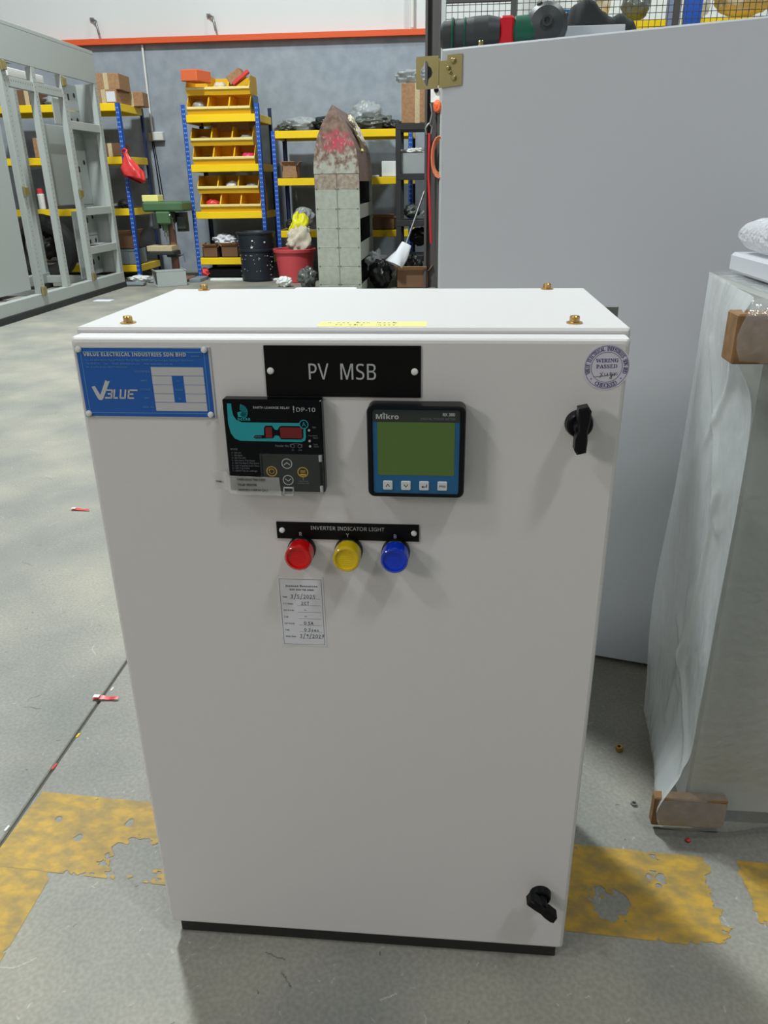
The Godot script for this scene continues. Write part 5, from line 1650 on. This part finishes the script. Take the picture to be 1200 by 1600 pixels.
# ---------------------------------------------------------------- black shelf and the corner beside the column
func black_shelf() -> void:
	var c := thing("black_shelf", "black steel shelf unit beside the column with a carton on top", "shelf", Vector3(-0.495, 0, -7.34))
	var w := 0.40
	var d := 0.42
	var st := S()
	for p: Vector2 in [Vector2(0, 0), Vector2(w - 0.05, 0), Vector2(0, -d), Vector2(w - 0.05, -d)]:
		st = S()
		bb(st, Vector3(p.x, 0, p.y - 0.03), Vector3(p.x + 0.05, 1.46, p.y), 0.002)
		sub(st, "post", "dark_steel", c)
	for y: float in [0.28, 0.61, 1.03, 1.465]:
		st = S()
		bb(st, Vector3(0.0, y - 0.055, -d - 0.03), Vector3(w, y, 0.002), 0.003)
		sub(st, "shelf_plate", "dark_steel", c)
	st = S()
	blob(st, Vector3(-0.27, 0.45, -7.55), Vector3(0.11, 0.085, 0.13), 0.3, 2.0, 105)
	solo(st, "dark_bundle", M.dark_bag, "dark bundle on the black shelf's lowest level", "bundle")
	carton("cardboard_box", "brown carton in plastic on top of the black shelf", Vector3(-0.445, 1.467, -7.70), Vector3(-0.150, 1.80, -7.38), "cardboard", 0.04)
	st = S()
	blob(st, Vector3(-0.32, 1.87, -7.55), Vector3(0.17, 0.06, 0.13), 0.5, 2.0, 101)
	solo(st, "plastic_cover", M.clear_bag, "clear plastic gathered on the carton over the black shelf", "plastic sheet")
	var tr := thing("white_tray", "pale grey tray with torn wrap on the black shelf", "tray", Vector3(-0.31, 1.032, -7.53))
	st = S()
	for e: Array in [[Vector3(0, 0.004, 0), Vector3(0.285, 0.008, 0.30)], [Vector3(0, 0.09, 0.148), Vector3(0.285, 0.18, 0.006)], [Vector3(0, 0.09, -0.148), Vector3(0.285, 0.18, 0.006)], [Vector3(-0.14, 0.09, 0), Vector3(0.006, 0.18, 0.3)], [Vector3(0.14, 0.09, 0), Vector3(0.006, 0.18, 0.3)]]:
		bx(st, e[0], e[1], 0.001)
	sub(st, "tray_body", "clear_bag", tr)
	st = S()
	blob(st, Vector3(-0.005, 0.19, 0.03), Vector3(0.13, 0.035, 0.10), 0.7, 2.4, 102)
	sub(st, "torn_wrap", "foam_white", tr)
	st = S()
	blob(st, Vector3(-0.35, 0.69, -7.54), Vector3(0.085, 0.06, 0.11), 0.35, 2.0, 103)
	solo(st, "parts_bag", M.grey_bag, "clear bag of parts on the black shelf's middle level, left", "bag")
	st = S()
	blob(st, Vector3(-0.20, 0.66, -7.52), Vector3(0.055, 0.035, 0.12), 0.4, 2.0, 104)
	solo(st, "parts_bag", M.clear_bag, "small white packet on the black shelf's middle level, right", "bag")
	carton("cardboard_box", "open brown carton on the floor under the black shelf, bag inside", Vector3(-0.475, 0.0, -7.32), Vector3(-0.165, 0.165, -7.08), "cardboard_dark", 0.0, true)
	st = S()
	blob(st, Vector3(-0.32, 0.17, -7.2), Vector3(0.10, 0.12, 0.075), 0.4, 1.8, 106)
	solo(st, "bin_bag", M.dark_bag, "black bin bag stuffed into the floor carton", "bag")
	st = S()
	blob(st, Vector3(-0.64, 0.13, -7.12), Vector3(0.11, 0.13, 0.11), 0.4, 1.8, 107)
	solo(st, "bin_bag", M.dark_bag, "black bag on the floor at the tower's right", "bag")
	st = S()
	blob(st, Vector3(-0.69, 0.24, -7.22), Vector3(0.10, 0.09, 0.08), 0.6, 1.8, 108)
	solo(st, "clear_bag", M.clear_bag, "crumpled clear plastic beside the broom's paper wrapping", "bag")
	var br := thing("broom", "broom leaning on the black shelf, head wrapped in white paper", "broom")
	st = S()
	cyl(st, Vector3(-0.165, 1.01, -7.28), Vector3(-0.40, 0.36, -7.08), 0.011, 0.011, 10)
	sub(st, "handle", "steel", br)
	st = S()
	var dirv := Vector3(-0.235, -0.65, 0.2).normalized()
	var ax := Basis(Vector3(0.9, -0.42, 0).normalized(), -dirv, Vector3(0.9, -0.42, 0).normalized().cross(-dirv)).orthonormalized()
	sheet(st, 12, 20, func(u: float, v: float) -> Vector3:
		var a := TAU * v
		var r := lerpf(0.045, 0.085, u) * (1.0 + 0.18 * sin(a * 3.0 + u * 4.0))
		return Vector3(-0.375, 0.41, -7.08) + ax * Vector3(cos(a) * r, -u * 0.21, sin(a) * r * 0.6) + Vector3(-0.03 * u, 0, 0))
	sub(st, "paper_wrap", "paper", br)
	# hanging on the column: shackle, red strap, cables
	var hk := thing("lifting_strap", "red lifting strap hanging from a shackle beside the steel column", "strap")
	st = S()
	tube(st, [Vector3(-0.165, 1.36, -7.02), Vector3(-0.168, 1.0, -7.0), Vector3(-0.155, 0.75, -7.0), Vector3(-0.14, 0.42, -7.02)], 0.013, 8)
	sub(st, "strap", "rope_red", hk)
	st = S()
	tube(st, [Vector3(-0.19, 1.35, -7.03), Vector3(-0.20, 1.40, -7.03), Vector3(-0.17, 1.44, -7.03), Vector3(-0.14, 1.41, -7.03), Vector3(-0.15, 1.35, -7.03)], 0.010, 8)
	tube(st, [Vector3(-0.16, 1.44, -7.03), Vector3(-0.14, 1.52, -7.03), Vector3(-0.155, 1.60, -7.04)], 0.010, 8)
	sub(st, "shackle", "steel", hk)
	st = S()
	for k in 4:
		var pts := []
		for q in 17:
			var a := TAU * q / 16.0
			pts.append(Vector3(-0.075 + cos(a) * (0.05 + k * 0.006), 1.16 + sin(a) * (0.13 + 0.014 * k), -7.01 + 0.012 * k))
		tube(st, pts, 0.007, 6)
	solo(st, "coiled_cable", M.cable_orange, "coil of pale orange cable hanging on the steel column", "cable")
	st = S()
	bb(st, Vector3(-0.155, 1.60, -7.06), Vector3(-0.07, 1.76, -6.99), 0.006)
	var pw := solo(st, "socket_box", M.white_plastic, "white socket box on the column above the cable", "socket box")
	st = S()
	cyl(st, Vector3(-0.105, 1.70, -6.99), Vector3(-0.105, 1.70, -6.97), 0.022, 0.02, 16)
	part(st, "socket_hole", M.black_plastic, pw)
	st = S()
	blob(st, Vector3(-0.095, 1.57, -6.98), Vector3(0.035, 0.05, 0.03), 0.25, 2.0, 111)
	solo(st, "orange_plug", M.orange_plastic, "orange plug hanging below the white socket box", "plug")
	# floor bits before the tower
	var ty := thing("foam_tray", "white foam tray on the floor before the tower", "tray", Vector3(-1.16, 0, -6.55))
	st = S()
	for e: Array in [[Vector3(0, 0.02, 0), Vector3(0.56, 0.04, 0.36)], [Vector3(0, 0.06, 0.165), Vector3(0.56, 0.06, 0.03)], [Vector3(0, 0.06, -0.165), Vector3(0.56, 0.06, 0.03)], [Vector3(-0.265, 0.06, 0), Vector3(0.03, 0.06, 0.36)], [Vector3(0.265, 0.06, 0), Vector3(0.03, 0.06, 0.36)]]:
		bx(st, e[0] + Vector3(0.1, 0, 0.32), e[1], 0.004)
	sub(st, "tray_body", "foam_white", ty)
	st = S()
	blob(st, Vector3(-1.62, 0.05, -7.2), Vector3(0.075, 0.05, 0.06), 0.35, 2.2, 121)
	solo(st, "foam_lump", M.foam_white, "white foam lump on the floor before the red tub", "foam")
	st = S()
	bx(st, Vector3(-1.62, 0.012, -6.9), Vector3(0.62, 0.024, 0.10), 0.004)
	solo(st, "grey_plank", M.tub_grey, "grey strip on the floor before the red tub", "strip")
	st = S()
	blob(st, Vector3(-1.35, 0.10, -7.05), Vector3(0.09, 0.10, 0.07), 0.5, 2.0, 122)
	solo(st, "grey_bundle", M.grey_bag, "grey plastic bundle between the red tub and the tower", "bundle")

# ---------------------------------------------------------------- cage beyond the enclosure
func cage() -> void:
	var c := thing("wire_cage", "dark framed wire mesh cage rising behind the tall enclosure", "cage", Vector3(-0.07, 0, -7.0))
	var st := S()
	for x: float in [0.0, 0.585, 1.93, 3.2]:
		st = S()
		bb(st, Vector3(x, 0, -0.02), Vector3(x + (0.04 if x == 0.0 else 0.05), 3.2, 0.02), 0.003)
		sub(st, "cage_post", "frame_paint" if x == 0.0 else "cage_steel", c)
	for y: float in [0.05, 1.2, 2.345, 3.15]:
		st = S()
		bb(st, Vector3(0.04, y, -0.015), Vector3(0.585 if y > 2.0 else 3.2, y + 0.055, 0.015), 0.003)
		sub(st, "cage_rail", "cage_steel", c)
	st = S()
	for k in 64:
		var x := 0.04 + k * 0.05
		bx(st, Vector3(x, 1.62, -0.005), Vector3(0.005, 3.1, 0.004))
	for k in 62:
		bx(st, Vector3(1.62, 0.08 + k * 0.05, 0.0), Vector3(3.16, 0.005, 0.004))
	part(st, "wire_mesh", M.cage_steel, c).set_meta("kind", "stuff")
	# shelf inside the cage with its load
	var r := thing("cage_shelf", "grey, yellow and blue shelving inside the wire cage", "rack", Vector3(0.3, 0, -7.5))
	for e: Array in [[0.9, "cage_steel", 0.05], [1.62, "rack_grey", 0.09], [1.72, "white_plastic", 0.03], [1.765, "blue_steel", 0.15], [2.9, "rack_grey", 0.06]]:
		st = S()
		bb(st, Vector3(e[0], 0, -0.05), Vector3(e[0] + e[2], 2.9, 0.02), 0.003)
		sub(st, "upright", e[1], r)
	for y: float in [1.2, 2.26]:
		st = S()
		bb(st, Vector3(0.6, y - 0.075, -0.6), Vector3(2.95, y, 0.0), 0.004)
		sub(st, "yellow_shelf", "yellow_steel", r)
	for e: Array in [["beige_cloth", "beige sack on the cage shelf, right of the blue upright", Vector3(2.66, 2.44, -7.80), Vector3(0.26, 0.13, 0.14), 131], ["cream_cloth", "cream roll on the cage shelf behind the dark cloth", Vector3(1.32, 2.45, -7.8), Vector3(0.15, 0.15, 0.13), 132], ["grey_bag", "grey clutter on the cage shelf left of the blue upright", Vector3(1.70, 2.42, -7.80), Vector3(0.13, 0.12, 0.11), 133], ["clear_bag", "pale bag on the cage shelf just right of the blue upright", Vector3(2.27, 2.41, -7.75), Vector3(0.08, 0.11, 0.1), 134]]:
		st = S()
		blob(st, e[2], e[3], 0.18, 1.8, e[4])
		solo(st, "shelf_load", M[e[0]], e[1], "sack", "load on the cage shelf")
	st = S()
	bb(st, Vector3(1.0, 2.262, -7.60), Vector3(1.12, 2.36, -7.5), 0.003)
	solo(st, "small_box", M.meter_blue, "small blue box on the cage shelf above the dark cloth", "box")

# ---------------------------------------------------------------- litter on the floor
func litter() -> void:
	for e: Array in [["red tape strip on the pale floor, the farther of two", Vector3(-1.082, 0, -1.462), 0.062, -0.08], ["red tape strip lying across the floor joint", Vector3(-0.584, 0, -0.512), 0.052, 0.0]]:
		var t := thing("red_strip", e[0], "tape strip", e[1] + Vector3(0, 0.001, 0), "red strips on the floor", Basis(Vector3.UP, e[3]))
		var st := S()
		sheet(st, 12, 4, func(u: float, v: float) -> Vector3: return Vector3((u - 0.5) * e[2], 0.0015 + 0.0035 * absf(sin(u * 5.0)) * (1.0 - v * 0.4), (v - 0.5) * (0.013 - 0.006 * u)))
		sub(st, "tape", "red_plastic", t)
		st = S()
		bx(st, Vector3(-e[2] * 0.36, 0.0062, 0), Vector3(0.013, 0.0016, 0.009), 0.0005)
		sub(st, "pale_end", "foam_white", t)
	for e: Array in [["red_plastic", "red scrap lodged in the floor joint", -0.594, -0.315, 0.016], ["yellow_steel", "yellow scrap lodged in the floor joint", -0.590, -0.40, 0.012], ["foam_white", "white scrap in the floor joint beside the red strip", -0.585, -0.545, 0.012], ["foam_white", "white scrap in the floor joint nearest the viewer", -0.602, -0.17, 0.012]]:
		var st := S()
		bx(st, Vector3.ZERO, Vector3(0.004, 0.003, e[4]), 0.001, Transform3D(Basis(Vector3.UP, -0.1), Vector3(e[2] + 0.0, 0.0005, e[3])))
		solo(st, "joint_scrap", M[e[0]], e[1], "scrap")
	var st := S()
	lathe(st, [Vector2(0.0035, 0), Vector2(0.0068, 0), Vector2(0.0068, 0.009), Vector2(0.0035, 0.009), Vector2(0.0035, 0)], 6, Transform3D(Basis(Vector3.BACK, 0.1), Vector3(0.421, 0.0008, -0.432)))
	solo(st, "brass_nut", M.brass, "brass hexagon nut lying on the floor between the two cabinets", "nut")
	st = S()
	lathe(st, [Vector2(0.003, 0), Vector2(0.0055, 0), Vector2(0.0055, 0.004), Vector2(0.003, 0.004), Vector2(0.003, 0)], 6, Transform3D(Basis.IDENTITY, Vector3(0.420, 0.0, -0.299)))
	solo(st, "steel_nut", M.steel, "small steel nut on the floor beside the timber block", "nut")
	st = S()
	blob(st, Vector3(0.488, 0.0028, -0.226), Vector3(0.004, 0.003, 0.004), 0.2, 2.0, 141, 8, 10)
	solo(st, "red_crumb", M.red_plastic, "tiny red crumb on the floor before the wrapped cabinet", "crumb")
	st = S()
	bx(st, Vector3(-3.08, 0.004, -6.2), Vector3(0.16, 0.008, 0.10), 0.002, Transform3D.IDENTITY)
	solo(st, "paper_sheet", M.paper, "white paper scrap on the floor before the switchgear frame", "paper")
	for e: Array in [[-3.33, -7.72, 0.12, "foam_white", "white wrapping on the floor under the left rack"], [-3.12, -7.62, 0.08, "clear_bag", "clear wrapping on the floor left of the duct piece"]]:
		st = S()
		blob(st, Vector3(e[0], 0.03, e[1]), Vector3(e[2], 0.03, 0.08), 0.5, 2.2, 150 + int(e[2] * 100))
		solo(st, "floor_wrapping", M[e[3]], e[4], "wrapping")

func _ready() -> void:
	rng.seed = 20240611
	var cam := Camera3D.new()
	cam.name = "camera"
	cam.fov = rad_to_deg(2.0 * atan(800.0 / 1200.0))
	cam.transform = Transform3D(Basis(Vector3(0.99599, -0.01348, -0.08841), Vector3(-0.02255, 0.91881, -0.39407), Vector3(0.08655, 0.39448, 0.91482)).orthonormalized(), Vector3(0.10536, 0.958, 0.71592))
	cam.near = 0.05
	cam.far = 60.0
	add_child(cam)
	cam.current = true
	var env := Environment.new()
	env.background_mode = Environment.BG_COLOR
	env.background_color = Color(0.02, 0.02, 0.02)
	env.tonemap_mode = Environment.TONE_MAPPER_LINEAR
	env.tonemap_exposure = 2.2
	env.sdfgi_enabled = true
	env.ssao_enabled = true
	env.ssil_enabled = true
	var we := WorldEnvironment.new()
	we.name = "world"
	we.environment = env
	add_child(we)
	make_materials()
	for e: Array in [[-2.3, -3.7, 24.0, "left of the back row"], [2.9, -5.4, 10.0, "right of the back row"], [-4.2, 2.4, 4.5, "left of the middle row"], [2.4, 1.8, 4.6, "right of the middle row"]]:
		ceiling_lamp(Vector3(e[0], 6.2, e[1]), e[2], e[3])
	daylight()
	setting()
	enclosure()
	wrapped_box()
	cabinet()
	switch_frame()
	back_left()
	drill()
	bin_rack()
	drum_and_tub()
	tower()
	black_shelf()
	cage()
	litter()
